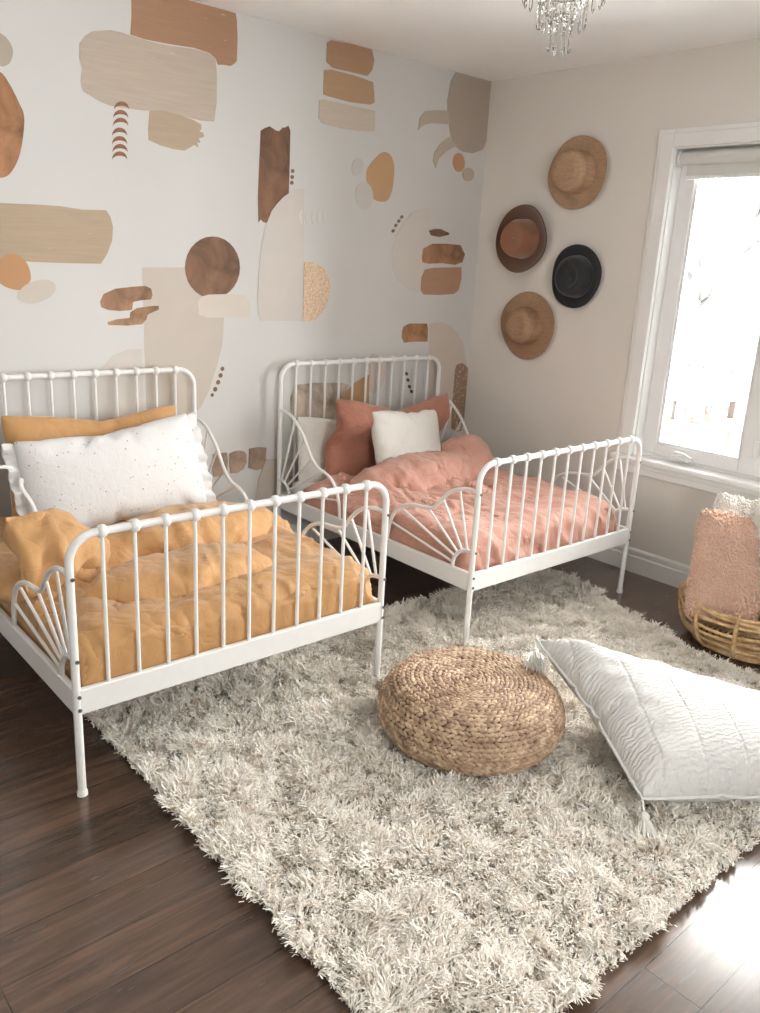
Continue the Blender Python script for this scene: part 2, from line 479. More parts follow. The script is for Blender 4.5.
decal('blob_decal', [(0, 640), (40, 612), (90, 608), (140, 640), (170, 690), (180, 750), (165, 780), (120, 818), (60, 810), (15, 790), (-15, 760), (-25, 700)], PT('#c78d55', 'flat', 1.12), 'orange stone decal under the long tan brushstroke', o=ZL, smooth=3)
decal('oval_decal', oval(215, 828, 115, 64, -.32), PT('#cfc2b3'), 'pale beige oval decal touching the orange stone', o=ZL)
decal('hook_decal', [(85, 345), (100, 312), (150, 290), (220, 282), (275, 278), (300, 290), (306, 315), (300, 335), (250, 340), (224, 346), (219, 380), (170, 384), (120, 380), (90, 368)], PT('#9c6f4b', 'water', 1.2), 'upper brown hook decal left of the brown circle', o=Z6)
decal('hook_decal', [(115, 432), (150, 420), (210, 413), (212, 390), (240, 372), (300, 363), (332, 362), (333, 378), (300, 392), (285, 400), (280, 420), (262, 440), (200, 446), (120, 443)], PT('#a0744f', 'water', 1.2), 'lower brown hook decal with a thin tail', o=Z6)
decal('circle_decal', oval(559, 200, 116, 131), PT('#7f573a', 'water', 1.2), 'dark brown circle decal above the mustard bed headboard', o=Z6)
decal('brushstroke_decal', [(495, 345), (515, 323), (540, 315), (640, 312), (700, 318), (716, 350), (720, 385), (712, 412), (640, 412), (540, 412), (500, 400)], PT('#d8cbbc', 'flat'), 'pale short brushstroke decal across the foot of the dark brown circle', o=Z6)
dt = PT('#8a6346', 'flat')
for k, (x, y, r) in enumerate([(447, 102, 11), (437, 138, 12), (424, 175, 12), (408, 213, 12), (392, 244, 9)]):
    decal('dot_decal', oval(x, y, r * .9, r * 1.1, .3, 14), dt, f'small brown dot decal, {["topmost", "second from the top", "middle", "second from the bottom", "lowest"][k]} of five beside the large beige panel', group='five dots beside the beige panel', o=Z2)
decal('brushstroke_decal', [(95, 95), (112, 84), (135, 75), (150, 84), (162, 93), (180, 98), (195, 82), (208, 80), (222, 72), (231, 95), (228, 240), (224, 375), (222, 440), (160, 520), (135, 505), (120, 520), (105, 515), (95, 503), (85, 518), (82, 400), (88, 250)], PT('#7d5436', 'water', 1.15), 'tall dark brown strip decal with torn ends', o=Z7)
for k, (x, y) in enumerate([(242, 281), (240, 309), (238, 335)]):
    decal('dot_decal', oval(x, y, 8, 9.5, 0, 14), dt, f'small brown dot decal, {["topmost", "middle", "lowest"][k]} of three beside the tall dark strip', group='three dots beside the dark strip', o=Z7)
decal('half_arch_decal', [(295, 360), (250, 366), (200, 400), (170, 432), (145, 465), (115, 540), (97, 630), (86, 750), (80, 870), (84, 930), (96, 970), (285, 972), (292, 700)], PT('#d3c9c0'), 'tall pale half arch decal overlapping the dark strip', o=Z7)
decal('half_circle_decal', [(295, 700), (340, 700), (385, 730), (408, 775), (414, 815), (408, 870), (390, 915), (365, 945), (340, 972), (289, 972)], PT('#d9af85', 'speckle'), 'speckled gold half circle decal beside the tall pale half arch', o=Z7)
pc = PT('#dcd6cf')
for k, (x, y) in enumerate([(288, 492), (317, 490), (345, 492), (372, 492), (397, 494)]):
    a_ = [(x + 16 * math.cos(t), y - 36 * math.sin(t)) for t in [PI / 2 + PI * i / 12 for i in range(13)]]
    b_ = [(x + 5 * math.cos(t), y - 36 * math.sin(t)) for t in [1.5 * PI - PI * i / 12 for i in range(1, 12)]]
    decal('crescent_decal', a_ + b_, pc, f'faint white crescent decal, {["first", "second", "third", "fourth", "last"][k]} of five beside the tall half arch', group='row of faint crescent decals', o=Z7)
decal('stone_decal', [(655, 195), (690, 205), (708, 250), (708, 310), (700, 370), (680, 415), (650, 423), (615, 410), (597, 370), (583, 320), (585, 275), (610, 235)], PT('#d2a06b', 'flat', 1.05), 'big golden orange stone decal with two pale ovals beside it', o=Z7, smooth=3)
decal('oval_decal', oval(541, 262, 27, 42, .15), PT('#cfc9c1'), 'small pale grey oval decal, upper neighbour of the golden orange stone', o=Z7)
decal('oval_decal', oval(571, 395, 41, 65, -.08), PT('#d0cac2'), 'larger pale grey oval decal overlapping the golden orange stone', o=Z7)
decal('brushstroke_decal', [(254, 125), (265, 117), (330, 125), (385, 140), (392, 175), (386, 205), (372, 222), (330, 212), (270, 198), (252, 180)], PT('#b98c62', 'brush'), 'brown brushstroke decal, top of the stack of three', group='stack of three brushstroke decals', o=ZT)
decal('brushstroke_decal', [(245, 205), (265, 203), (330, 220), (388, 240), (391, 265), (393, 300), (380, 306), (320, 298), (255, 280), (243, 275)], PT('#bd9468', 'brush'), 'tan brushstroke decal, middle of the stack of three', group='stack of three brushstroke decals', o=ZT)
decal('brushstroke_decal', [(232, 292), (245, 290), (320, 308), (394, 324), (393, 382), (370, 385), (300, 376), (240, 360), (229, 345)], PT('#cdbba6', 'brush'), 'pale beige brushstroke decal, bottom of the stack of three', group='stack of three brushstroke decals', o=ZT)
decal('rounded_decal', [(195, 205), (405, 262), (400, 400), (385, 560), (375, 610), (340, 650), (285, 670), (230, 660), (190, 630), (165, 570), (150, 470), (148, 380), (165, 280)], PT('#b3a292', 'flat', 1.15), 'large taupe rounded decal in the top corner of the wall', o=Z8)
decal('arm_decal', [(607, 323), (570, 322), (540, 325), (525, 345), (520, 380), (535, 366), (560, 360), (612, 363)], PT('#c2b09d', 'flat', 1.1), 'upper curved taupe arm decal joined to the corner shape', o=ZT)
decal('arm_decal', [(612, 400), (585, 420), (568, 445), (563, 470), (572, 492), (580, 465), (600, 445), (632, 425)], PT('#c2b09d', 'flat', 1.1), 'lower curved taupe arm decal joined to the corner shape', o=ZT)
decal('oval_decal', oval(639, 475, 17, 28, -.05), PT('#c08a58', 'flat', 1.25), 'orange oval decal under the taupe corner shape', o=ZT)
decal('oval_decal', oval(667, 510, 17, 20), PT('#b8a593', 'flat', 1.25), 'small taupe round decal beside the orange oval near the corner', o=ZT)
decal('half_circle_decal', [(220, 80), (180, 82), (140, 100), (100, 150), (68, 208), (51, 275), (53, 340), (80, 400), (130, 440), (180, 455), (216, 455)], PT('#d0c7bd', 'flat', 1.2), 'pale half circle decal behind two stacked brown brushstrokes', o=ZC3)
for k, (x, y) in enumerate([(95, 119), (82, 137), (69, 156), (57, 180)]):
    decal('dot_decal', oval(x, y, 6.5, 8.5, .5, 14), dt, f'small brown dot decal, {["topmost", "second from the top", "third from the top", "lowest"][k]} of four along the pale half circle', group='four dots along the half circle', o=ZC3)
decal('lens_decal', [(212, 180), (240, 172), (265, 172), (305, 190), (300, 198), (260, 207), (225, 200)], PT('#7c573f', 'water', 1.25), 'small dark brown lens decal above two brown brushstrokes', o=ZC3)
decal('brushstroke_decal', [(188, 258), (230, 237), (290, 236), (355, 243), (364, 268), (373, 282), (362, 318), (330, 330), (270, 322), (215, 325), (185, 318), (182, 300)], PT('#9c6a42', 'water', 1.3), 'dark brown ragged brushstroke decal below the lens', o=ZC3)
decal('brushstroke_decal', [(195, 350), (240, 342), (357, 340), (357, 390), (345, 440), (325, 458), (260, 462), (190, 460), (177, 440), (180, 385)], PT('#b38460', 'brush', 1.25), 'lighter brown brushstroke decal at the foot of the pale half circle', o=ZC3)
decal('brushstroke_decal', [(105, 600), (130, 588), (205, 588), (210, 610), (208, 668), (150, 668), (105, 672), (95, 650), (97, 620)], PT('#aa7644', 'water', 1.25), 'small ochre brushstroke decal above the pink bed headboard', o=ZC3)
decal('strip_decal', [(470, 135), (500, 125), (535, 150), (545, 200), (530, 330), (510, 440), (495, 490), (465, 498), (440, 480), (442, 380), (455, 240), (460, 160)], PT('#8f6e55', 'dry', 1.25), 'upright dry brushed brown strip decal beside the pink bed headboard', o=ZR)
for k, (x, y) in enumerate([(197, 183), (205, 217), (213, 253), (224, 279)]):
    decal('dot_decal', oval(x, y, 8, 10, -.3, 14), PT('#6b5546'), f'dark dot decal, {["topmost", "second from the top", "third from the top", "lowest"][k]} of four behind the pink bed headboard', group='four dots behind the pink bed', o=ZR)
decal('stroke_decal', [(190, 188), (300, 178), (450, 178), (480, 190), (450, 250), (420, 330), (400, 400), (340, 396), (200, 385), (170, 370), (165, 260)], PT('#b8a592', 'water', 1.2), 'taupe watercolour patch decal behind the pink bed headboard', o=ZH)
decal('quarter_circle_decal', [(590, 135), (555, 150), (510, 180), (460, 230), (435, 275), (425, 330), (420, 430), (590, 430)], PT('#bd8d5c', 'flat', 1.25), 'ochre quarter circle decal behind the pink bed headboard', o=ZH)
decal('blob_decal', [(597, 35), (640, 30), (675, 60), (682, 110), (670, 170), (640, 215), (600, 225)], PT('#d6c5b6'), 'pale peach blob decal beside the ochre quarter circle', o=ZH, smooth=3)
sq = PT('#a1836b', 'water', 1.2)
decal('square_decal', [(395, 565), (470, 555), (475, 600), (470, 660), (450, 680), (400, 688), (392, 640)], sq, 'brown rounded square decal nearest the mustard bed', o=Z2)
decal('square_decal', [(487, 560), (515, 548), (540, 545), (565, 550), (575, 565), (576, 610), (560, 645), (525, 668), (490, 668), (484, 610)], sq, 'brown rounded square decal in the middle of three between the beds', o=Z2)
decal('square_decal', [(592, 535), (640, 527), (685, 530), (680, 590), (670, 640), (630, 652), (588, 640)], sq, 'brown rounded square decal nearest the pink bed', o=Z2)
decal('half_circle_decal', [(266, 459), (290, 459), (290, 510), (254, 510), (258, 480)], PT('#cdbfb0'), 'low pale half circle decal beside the pink bed post')

# ================================================================= BEDS
BWID, BLEN, HB, FB = 1.02, 1.258, .919, .720
FOOTG = [(0, .617), (.045, .619), (.095, .609), (.14, .585), (.178, .548), (.204, .518), (.226, .503), (.275, .495), (.325, .490), (.366, .479), (.408, .458), (.440, .424), (.462, .372), (.472, .306)]
HEADG = [(0, .712), (.06, .705), (.105, .69), (.15, .657), (.19, .62), (.215, .585), (.24, .551), (.27, .52), (.31, .497), (.36, .487), (.405, .468), (.44, .43), (.462, .375), (.472, .306)]
HUBF = [(0, .393), (.04, .388), (.066, .376), (.087, .353), (.096, .327), (.097, .303)]
HUBH = [(0, .378), (.04, .374), (.066, .36), (.083, .335), (.088, .303)]
SPF = [((.096, .327), .45), ((.09, .352), .0), ((.076, .372), 0), ((.055, .384), 0), ((.03, .391), 0)]


def bed(x0, y0, label, rz, screw_side):
    t = thing('bed_frame', (x0, y0, 0), label, 'bed', None, rz)
    W = M['white_metal']

    def end(v, top, nm):
        r = .07
        pts = [(0, v, .0), (0, v, .3), (0, v, top - r)]
        pts += [(r - r * math.cos(a), v, top - r + r * math.sin(a)) for a in [PI / 2 * i / 8 for i in range(1, 9)]]
        pts += [(BWID - r + r * math.sin(a), v, top - r + r * math.cos(a)) for a in [PI / 2 * i / 8 for i in range(0, 9)]]
        pts += [(BWID, v, .3), (BWID, v, .0)]
        hoop = [p for p in pts if p[2] >= .3]
        o = MB().tube(hoop, .0108, 12).build(nm, W, t)
        for i in range(11):
            u = BWID * (.5 + (i - 5) / 12)
            s = MB(); s.tube([(u, v, .30), (u, v, top)], .0056, 8).build('slat', W, t)
            kn = MB(); kn.lathe([(.011, -.012), (.0155, -.009), (.0175, -.003), (.0175, .003), (.0155, .009), (.011, .012)], 14, (u, v, top), 'x'); kn.build('rail_knob', W, t)
        for u in (0, BWID):
            l = MB(); l.tube([(u, v, .012), (u, v, .31)], .0112, 12); l.build('leg', W, t)
            MB().lathe([(.0115, 0), (.0140, .001), (.0140, .012), (.0115, .018)], 14, (u, v, 0)).build('foot_cap', W, t)
        # cross beam of the end with folded edges
        b = MB(); b.box(.004, BWID - .004, v - .009, v + .009, .239, .310); b.build(nm.replace('board', 'beam').replace('_hoop', ''), W, t, False, .004)
        return o

    end(0, HB, 'headboard_hoop'); f = end(-BLEN, FB, 'footboard_hoop')
    for u in (0, BWID):
        b = MB(); b.box(u - .009, u + .009, -BLEN + .008, -.008, .239, .310); b.build('side_rail', W, t, False, .004)
        for kind in ('foot', 'head'):
            v0, sg, G, H = (-BLEN, 1, FOOTG, HUBF) if kind == 'foot' else (0, -1, HEADG, HUBH)
            cur = catmull([(u, v0 + sg * a, z) for a, z in G], 4)
            g = MB(); g.tube(cur, .0072, 9); g.tube(catmull([(u, v0 + sg * a, z) for a, z in H], 4), .0072, 9)
            gd = g.build('side_guard', W, t)
            ends = [(1, .1), (12, .45), (0, 0)]
            tgt = [(.445, .385), (.385, .455), (.238, .492), (.168, .548), (.09, .606)] if kind == 'foot' else [(.446, .385), (.345, .489), (.257, .534), (.195, .612), (.115, .676)]
            hub = [(.095, .325), (.09, .352), (.078, .371), (.056, .384), (.03, .391)] if kind == 'foot' else [(.085, .325), (.08, .345), (.066, .36), (.045, .373), (.022, .377)]
            for (a, z), (a2, z2) in zip(hub, tgt):
                MB().tube([(u, v0 + sg * a, z), (u, v0 + sg * a2, z2)], .0048, 8).build('spoke', W, gd)
    for (u, z) in [(u, z) for u in (0, BWID) for z in (.255, .292, .391, .612)]:
        MB().lathe([(.0052, 0), (.0052, .003), (.003, .0042)], 10, (0, 0, 0), 'y').build('screw', M['steel'], t, loc=(u + .002, -BLEN - .0145, z))
    for o in [c for c in t.children if c.name.startswith('screw')]: o.rotation_euler = (0, 0, 0)
    # sheet-steel slatted base under the mattress
    b = MB()
    for k in range(9): b.box(.01, BWID - .01, -.10 - k * .132 - .03, -.10 - k * .132 + .03, .243, .252)
    b.build('slatted_base', W, t, False)
    return t


X1, X2, YH = -2.7824, -1.3136, -.0304
bed(X1, YH, 'white metal bed frame holding the mustard bedding', -.0065, 1)
bed(X2, YH, 'white metal bed frame holding the dusty pink bedding', -.0065, 1)

M['mattress'] = fabric('mattress ticking', (.72, .70, .67, 1), .9, 500, .15)


def slab(w_, h_, t_, r):
    """rounded mattress block, base at z=0"""
    b = MB(); n = 6; ring = []
    for lay, (ins, z) in enumerate([(r * (1 - math.cos(a)), r * (1 - math.sin(a))) for a in [PI / 2 * i / 4 for i in range(4, -1, -1)]][::-1] ):
        pass
    prof = [(r - r * math.sin(PI / 2 * i / 4), r - r * math.cos(PI / 2 * i / 4)) for i in range(5)]
    prof = prof + [(p, t_ - z) for p, z in prof[::-1]]
    rc = .07; loops = []
    for ins, z in prof:
        lp = []
        for (cx, cy, a0) in ((w_ / 2 - rc, h_ / 2 - rc, 0), (-w_ / 2 + rc, h_ / 2 - rc, PI / 2), (-w_ / 2 + rc, -h_ / 2 + rc, PI), (w_ / 2 - rc, -h_ / 2 + rc, 1.5 * PI)):
            for i in range(n): 
                a = a0 + PI / 2 * i / (n - 1); q = rc - ins
                lp.append((cx + q * math.cos(a), cy + q * math.sin(a), z))
        loops.append(lp)
    k = len(loops[0]); vs = [p for l in loops for p in l]; fs = []
    for i in range(len(loops) - 1):
        for j in range(k): fs.append((i * k + j, i * k + (j + 1) % k, (i + 1) * k + (j + 1) % k, (i + 1) * k + j))
    fs.append(tuple(range(k))[::-1]); fs.append(tuple((len(loops) - 1) * k + j for j in range(k)))
    b.add(vs, fs); return b


MT = .375
mats = []
for x0, lab in ((X1, 'pale mattress under the mustard duvet'), (X2, 'pale mattress showing beside the pink duvet')):
    o = slab(.975, 1.13, MT - .253, .03).build('mattress', M['mattress']); o.location = (x0 + BWID / 2 - .004, YH - .60, .253); o.rotation_euler.z = -.0065
    tag(o, lab, 'mattress'); mats.append(o)


# ---------------------------------------------------------------- soft goods
def bag(name, nx, ny, w_, h_, t_, seed, amp=.01, freq=9, round_c=0, fall=.12, mat=None, aniso=(1, 1)):
    """closed two-sheet bag in its own xy plane"""
    V = []; F = []; idx = []
    off = Vector((seed * 3.7, seed * 1.3, seed * .7))
    for s in (1, -1):
        m = {}
        for j in range(ny + 1):
            for i in range(nx + 1):
                e = i in (0, nx) or j in (0, ny)
                if s == -1 and e: m[i, j] = idx[0][i, j]; continue
                m[i, j] = len(V)
                a, c = i / nx * 2 - 1, j / ny * 2 - 1
                x, y = a * w_ / 2, c * h_ / 2
                if round_c:
                    k = 1 - round_c * (a * a * c * c); x *= k; y *= k
                q = min(1, (1 - abs(a)) * w_ / 2 / (fall * w_)) * min(1, (1 - abs(c)) * h_ / 2 / (fall * h_))
                z = 0
                if not e:
                    z = s * t_ / 2 * math.sqrt(q) + amp * noise.noise(Vector((x * freq * aniso[0], y * freq * aniso[1], s * 5)) + off) + amp * .4 * noise.noise(Vector((x * freq * 2.3, y * freq * 2.3, s * 9)) + off)
                V.append((x, y, z))
        idx.append(m)
        for j in range(ny):
            for i in range(nx):
                f = [m[i, j], m[i + 1, j], m[i + 1, j + 1], m[i, j + 1]]
                F.append(f if s == 1 else f[::-1])
    me = bpy.data.meshes.new(name); me.from_pydata(V, [], F)
    if mat: me.materials.append(mat)
    o = bpy.data.objects.new(name, me); COL.objects.link(o); return o


def simulate(o, frames=25, pressure=3, shrink=-.08, gravity=0, stiff=15, bend=.5, mass=.3, collide=False, quality=6, dist=.006, pin=None):
    m = o.modifiers.new('cloth', 'CLOTH'); s = m.settings
    s.quality = quality; s.mass = mass; s.tension_stiffness = stiff; s.compression_stiffness = stiff; s.shear_stiffness = 5
    s.bending_stiffness = bend; s.tension_damping = 5; s.compression_damping = 5; s.bending_damping = .5; s.air_damping = 2
    s.use_pressure = pressure != 0; s.uniform_pressure_force = pressure
    s.shrink_min = shrink; s.shrink_max = shrink; s.effector_weights.gravity = gravity
    m.collision_settings.use_collision = collide; m.collision_settings.distance_min = dist
    m.point_cache.frame_start = 1; m.point_cache.frame_end = frames + 1
    SC.frame_start = 1; SC.frame_end = frames + 1
    for f in range(1, frames + 1): SC.frame_set(f)
    dg = bpy.context.evaluated_depsgraph_get()
    me = bpy.data.meshes.new_from_object(o.evaluated_get(dg))
    me.name = o.name
    o.modifiers.clear(); o.data = me; SC.frame_set(1)
    me.polygons.foreach_set('use_smooth', [True] * len(me.polygons))
    return me


def subsurf(o, lv=1):
    s = o.modifiers.new('smooth', 'SUBSURF'); s.levels = lv; s.render_levels = lv


def vco(me):
    a = np.empty(len(me.vertices) * 3); me.vertices.foreach_get('co', a); return a.reshape(-1, 3)


def set_vco(me, a):
    me.vertices.foreach_set('co', a.ravel()); me.update()


def pose(o, c, right, up):
    r = Vector(right).normalized(); u = Vector(up); u = (u - r * u.dot(r)).normalized(); n = r.cross(u)
    o.matrix_world = Matrix(((r.x, u.x, n.x, c[0]), (r.y, u.y, n.y, c[1]), (r.z, u.z, n.z, c[2]), (0, 0, 0, 1)))


def pose_raw(o, c, right, up):
    r = Vector(right); u = Vector(up); n = r.cross(u).normalized()
    o.matrix_world = Matrix(((r.x, u.x, n.x, c[0]), (r.y, u.y, n.y, c[1]), (r.z, u.z, n.z, c[2]), (0, 0, 0, 1)))


def pillow(name, w_, h_, t_, mat, c, right, up, label, cat='pillow', raw=False, seed=1, pressure=3.5, shrink=-.06, nx=None, amp=.012, freq=9, bend=.5, post=None, sub=1, round_c=.03, flatten=1.0):
    nx = nx or 38; ny = max(12, int(nx * h_ / w_))
    o = bag(name, nx, ny, w_, h_, t_, seed, amp, freq, round_c, mat=mat)
    me = simulate(o, 22, pressure, shrink, 0, bend=bend)
    co = vco(me)
    zz = co[:, 2]; mx = np.abs(zz).max()
    co[:, 2] = zz * min(1, t_ / 2 / mx) if mx > t_ / 2 else zz
    if post: co = post(co)
    set_vco(me, co); subsurf(o, sub)
    (pose_raw if raw else pose)(o, c, right, up)
    if label: tag(o, label, cat)
    return o


M['mustard'] = fabric('mustard cotton', rgb('#bb8d59', 1.06), .62, 900, .08, .06, .25, .27)
M['pink'] = fabric('dusty pink cotton', rgb('#c18f7d', 1.06), .65, 900, .08, .07, .25, .36)
M['terracotta'] = fabric('terracotta cotton', rgb('#98634f', 1.05), .75, 900, .08, .06, .2, .35)
M['linen'] = fabric('white linen', (.72, .70, .65, 1), .85, 700, .12, .04, .1, .22)
M['white_cotton'] = fabric('white cotton', (.72, .71, .695, 1), .8, 900, .08, .03, .1, .2)


def mat_dotted():
    m, nt, b = new_mat('white cotton with tiny dots')
    v = coords(nt)
    vo = nt.nodes.new('ShaderNodeTexVoronoi'); vo.inputs['Scale'].default_value = 44; vo.inputs['Randomness'].default_value = .85
    link(nt, v, vo.inputs['Vector'])
    dm = ramp(nt, vo.outputs['Distance'], [(.10, (1, 1, 1, 1)), (.14, (0, 0, 0, 1))])
    dc = ramp(nt, vo.outputs['Color'], [(.3, (.26, .22, .19, 1)), (.55, (.50, .36, .26, 1)), (.8, (.6, .5, .45, 1))])
    link(nt, mix(nt, dm, (.72, .71, .70, 1), dc), b.inputs['Base Color'])
    b.inputs['Roughness'].default_value = .85
    h = tex_noise(nt, coords(nt), 30, 5, .55, 1.2); bump(nt, b, h, .25, .012)
    return m


M['dotted'] = mat_dotted()

MX1, MX2 = X1 + BWID / 2, X2 + BWID / 2


def sag(co):
    co = co.copy(); co[:, 1] -= .03 * np.clip(co[:, 1] / .2, 0, 1) * np.exp(-(co[:, 0] / .2) ** 2); return co


# left bed pillows
pillow('pillow', .70, .46, .13, M['mustard'], (-2.235, -.155, .575), (1, 0, -.012), (0, .16, 1), 'mustard pillow leaning on the headboard behind the white dotted one', seed=3)
wp = pillow('pillow', .68, .38, .15, M['dotted'], (-2.235, -.315, .575), (1, .02, .07), (0, .32, 1), 'white pillow with tiny dots on the mustard bed', seed=5, pressure=4)
for sgn in (-1, 1):      # ruffled ends and tie
    b = MB(); n = 30; vs = []; fs = []
    for i in range(n + 1):
        y = (i / n - .5) * .37
        for k, d in enumerate((0, .02, .045)):
            vs.append((sgn * (.332 + d), y * (1 + d), .012 * (k / 2) * math.sin(i * 2.1 + sgn) + .006 * k * math.sin(i * .9)))
    for i in range(n):
        for k in range(2): fs.append((i * 3 + k, i * 3 + k + 1, i * 3 + k + 4, i * 3 + k + 3))
    b.add(vs, fs); fr_ = b.build('ruffle', M['dotted'], wp); so = fr_.modifiers.new('thick', 'SOLIDIFY'); so.thickness = .003; subsurf(fr_)
b = MB()
b.tube(catmull([(-.36, .10, .01), (-.40, .112, .02), (-.45, .09, .01), (-.50, .10, 0), (-.55, .095, .0)], 5), .006, 8, flat=.35)
b.tube(catmull([(-.345, .06, .03), (-.36, .03, .06), (-.345, -.03, .075), (-.335, -.09, .07), (-.33, -.13, .06)], 5), .008, 8, flat=.35)
b.build('tie', M['white_cotton'], wp)

# right bed pillows
pillow('pillow', .66, .40, .12, M['linen'], (-.935, -.10, .475), (1, 0, -.05), (0, .12, 1), 'off white pillow behind the terracotta pillow', seed=11)


def lean(co):
    co = co.copy(); t = np.clip((co[:, 1] - .0) / .12, 0, 1); t = t * t * (3 - 2 * t); co[:, 2] += .10 * t
    co[:, 1] -= .03 * t * np.exp(-((co[:, 0] - .05) / .22) ** 2); return co


pillow('pillow', .76, .46, .15, M['terracotta'], (-.800, -.19, .535), (1, 0, -.02), (0, .2, 1), 'terracotta pillow behind the square white cushion on the pink bed', seed=7, amp=.02, post=lean)
pillow('cushion', .45, .33, .13, M['linen'], (-.775, -.335, .560), (1, .03, -.04), (0, .36, 1), 'small off white cushion in front of the terracotta pillow', 'cushion', seed=8, pressure=5)


# duvets -----------------------------------------------------------
def make_collider(b):
    o = b.build('support', M['mattress'])
    o.modifiers.new('hit', 'COLLISION'); o.collision.thickness_outer = .006; o.collision.cloth_friction = 8
    return o


def drop(o): bpy.data.objects.remove(o, do_unlink=True)


def clamp_bed(co, x0, ylo, zlo=.315, m=.016):
    """keep the cloth inside the guards low down (world coordinates)"""
    co = co.copy()
    low = co[:, 2] < .60
    cap = co[:, 1]
    co[:, 1] = np.where(low, np.maximum(co[:, 1], ylo), co[:, 1])
    return co


def duvet(name, x0, label, mat, body, top, mounds, seed):
    """body, top = (cx, cy, w, h, t, z, kwargs)"""
    cb = slab(.94, 1.15, MT - .253, .05)
    col = make_collider(cb); col.location = (x0 + BWID / 2, YH - .60, .253)
    cols = [col]
    for (x, y, z, r, sx, sy, sz) in mounds:
        c = make_collider(MB().ball((0, 0, 0), r, 20, 12, (sx, sy, sz))); c.location = (x, y, z); cols.append(c)
    wl = MB(); th = .02
    wl.box(x0 - .02, x0 + BWID + .02, YH - BLEN + .012 - th, YH - BLEN + .012, .2, .74)
    wc = make_collider(wl); cols.append(wc)
    return cols


def run_duvet(name, spec, cols, mat, frames=34):
    cx, cy, w_, h_, t_, z, kw = spec
    nx = kw.get('nx', 64); ny = max(10, int(nx * h_ / w_))
    o = bag(name, nx, ny, w_, h_, t_, kw.get('seed', 1), kw.get('amp', .02), kw.get('freq', 8), .02, kw.get('fall', .1), mat, kw.get('aniso', (1, 1)))
    o.location = (cx, cy, z); o.rotation_euler.z = kw.get('rz', 0)
    bpy.context.view_layer.update()
    simulate(o, frames, kw.get('p', 1.0), kw.get('shrink', -.12), 1, kw.get('stiff', 12), kw.get('bend', 1.5), .25, True, 6, .008)
    M4 = o.matrix_basis.copy(); o.data.transform(M4); o.matrix_basis = Matrix.Identity(4)
    return o


def clip_y(o, ylo):
    co = vco(o.data); co[:, 1] = np.where((co[:, 1] < ylo) & (co[:, 2] < .74), ylo + (co[:, 1] - ylo) * .08, co[:, 1]); set_vco(o.data, co)


def clip_low(o, x0, z0=.262):
    """where the hanging edge would pass through a side rail it is tucked in against the mattress"""
    co = vco(o.data)
    lo = x0 + .016; hi = x0 + BWID - .016
    g = co[:, 2] < .325
    co[:, 0] = np.where(g, np.clip(co[:, 0], lo, hi), co[:, 0])
    co[:, 2] = np.maximum(co[:, 2], z0)
    set_vco(o.data, co)



def wrinkle(o, amp, scale, seed, stretch=(1, 1, 1), rot=0, lv=1, pleat=2.2):
    """subdivide, then raise cloth creases along the normals"""
    s = o.modifiers.new('s', 'SUBSURF'); s.levels = lv; s.render_levels = lv
    dg = bpy.context.evaluated_depsgraph_get(); dg.update()
    me = bpy.data.meshes.new_from_object(o.evaluated_get(dg)); o.modifiers.clear(); o.data = me
    co = vco(me); nn = np.empty(len(me.vertices) * 3); me.vertices.foreach_get('normal', nn); nn = nn.reshape(-1, 3)
    off = Vector((seed * 5.1, seed * 2.3, seed)); c, s_ = math.cos(rot), math.sin(rot)
    h = np.empty(len(co))
    for i, p in enumerate(co):
        q = Vector(((p[0] * c + p[1] * s_) * stretch[0], (-p[0] * s_ + p[1] * c) * stretch[1], p[2] * stretch[2])) * scale + off
        wv = noise.noise_vector(q * .45) * .9
        a = noise.noise(q + wv); b_ = noise.noise(q * 2.1 + wv * 1.5 + Vector((7, 3, 1)))
        m_ = .5 + .5 * noise.noise(q * .5 + Vector((1, 9, 4)))
        c_ = noise.noise(q * 4.3 + wv * 2 + Vector((2, 5, 8)))
        h[i] = (max(0, 1 - abs(a) * 2.4) ** 2 * .9 + max(0, 1 - abs(b_) * 2.4) ** 2 * .5 + max(0, 1 - abs(c_) * 2.4) ** 2 * .2) * (.3 + m_ * 1.1) + noise.noise(q * .6) * .7
    for i, p in enumerate(co):
        ny, nx_ = -nn[i][1], abs(nn[i][0])
        wgt = max(ny, nx_, 0)
        if wgt > .25:
            t_ = p[0] if ny > nx_ else p[1]
            a = noise.noise(Vector((t_ * 10 + p[2] * 3.5 + .5 * noise.noise(Vector((t_ * 3, p[2] * 5, seed))), p[2] * 3.0, seed * 3.3)))
            h[i] += pleat * (wgt - .25) * (max(0, 1 - abs(a) * 2.6) ** 1.5 - .3)
    co += nn * (h * amp)[:, None]
    set_vco(me, co)
    me.polygons.foreach_set('use_smooth', [True] * len(me.polygons))


def wallbox(x0, x1, y0, y1, z0, z1):
    return make_collider(MB().box(x0, x1, y0, y1, z0, z1))


def lump(x, y, z, sx, sy, sz):
    c = make_collider(MB().ball((0, 0, 0), 1, 24, 14, (sx, sy, sz))); c.location = (x, y, z); return c


ylo = YH - BLEN + .016


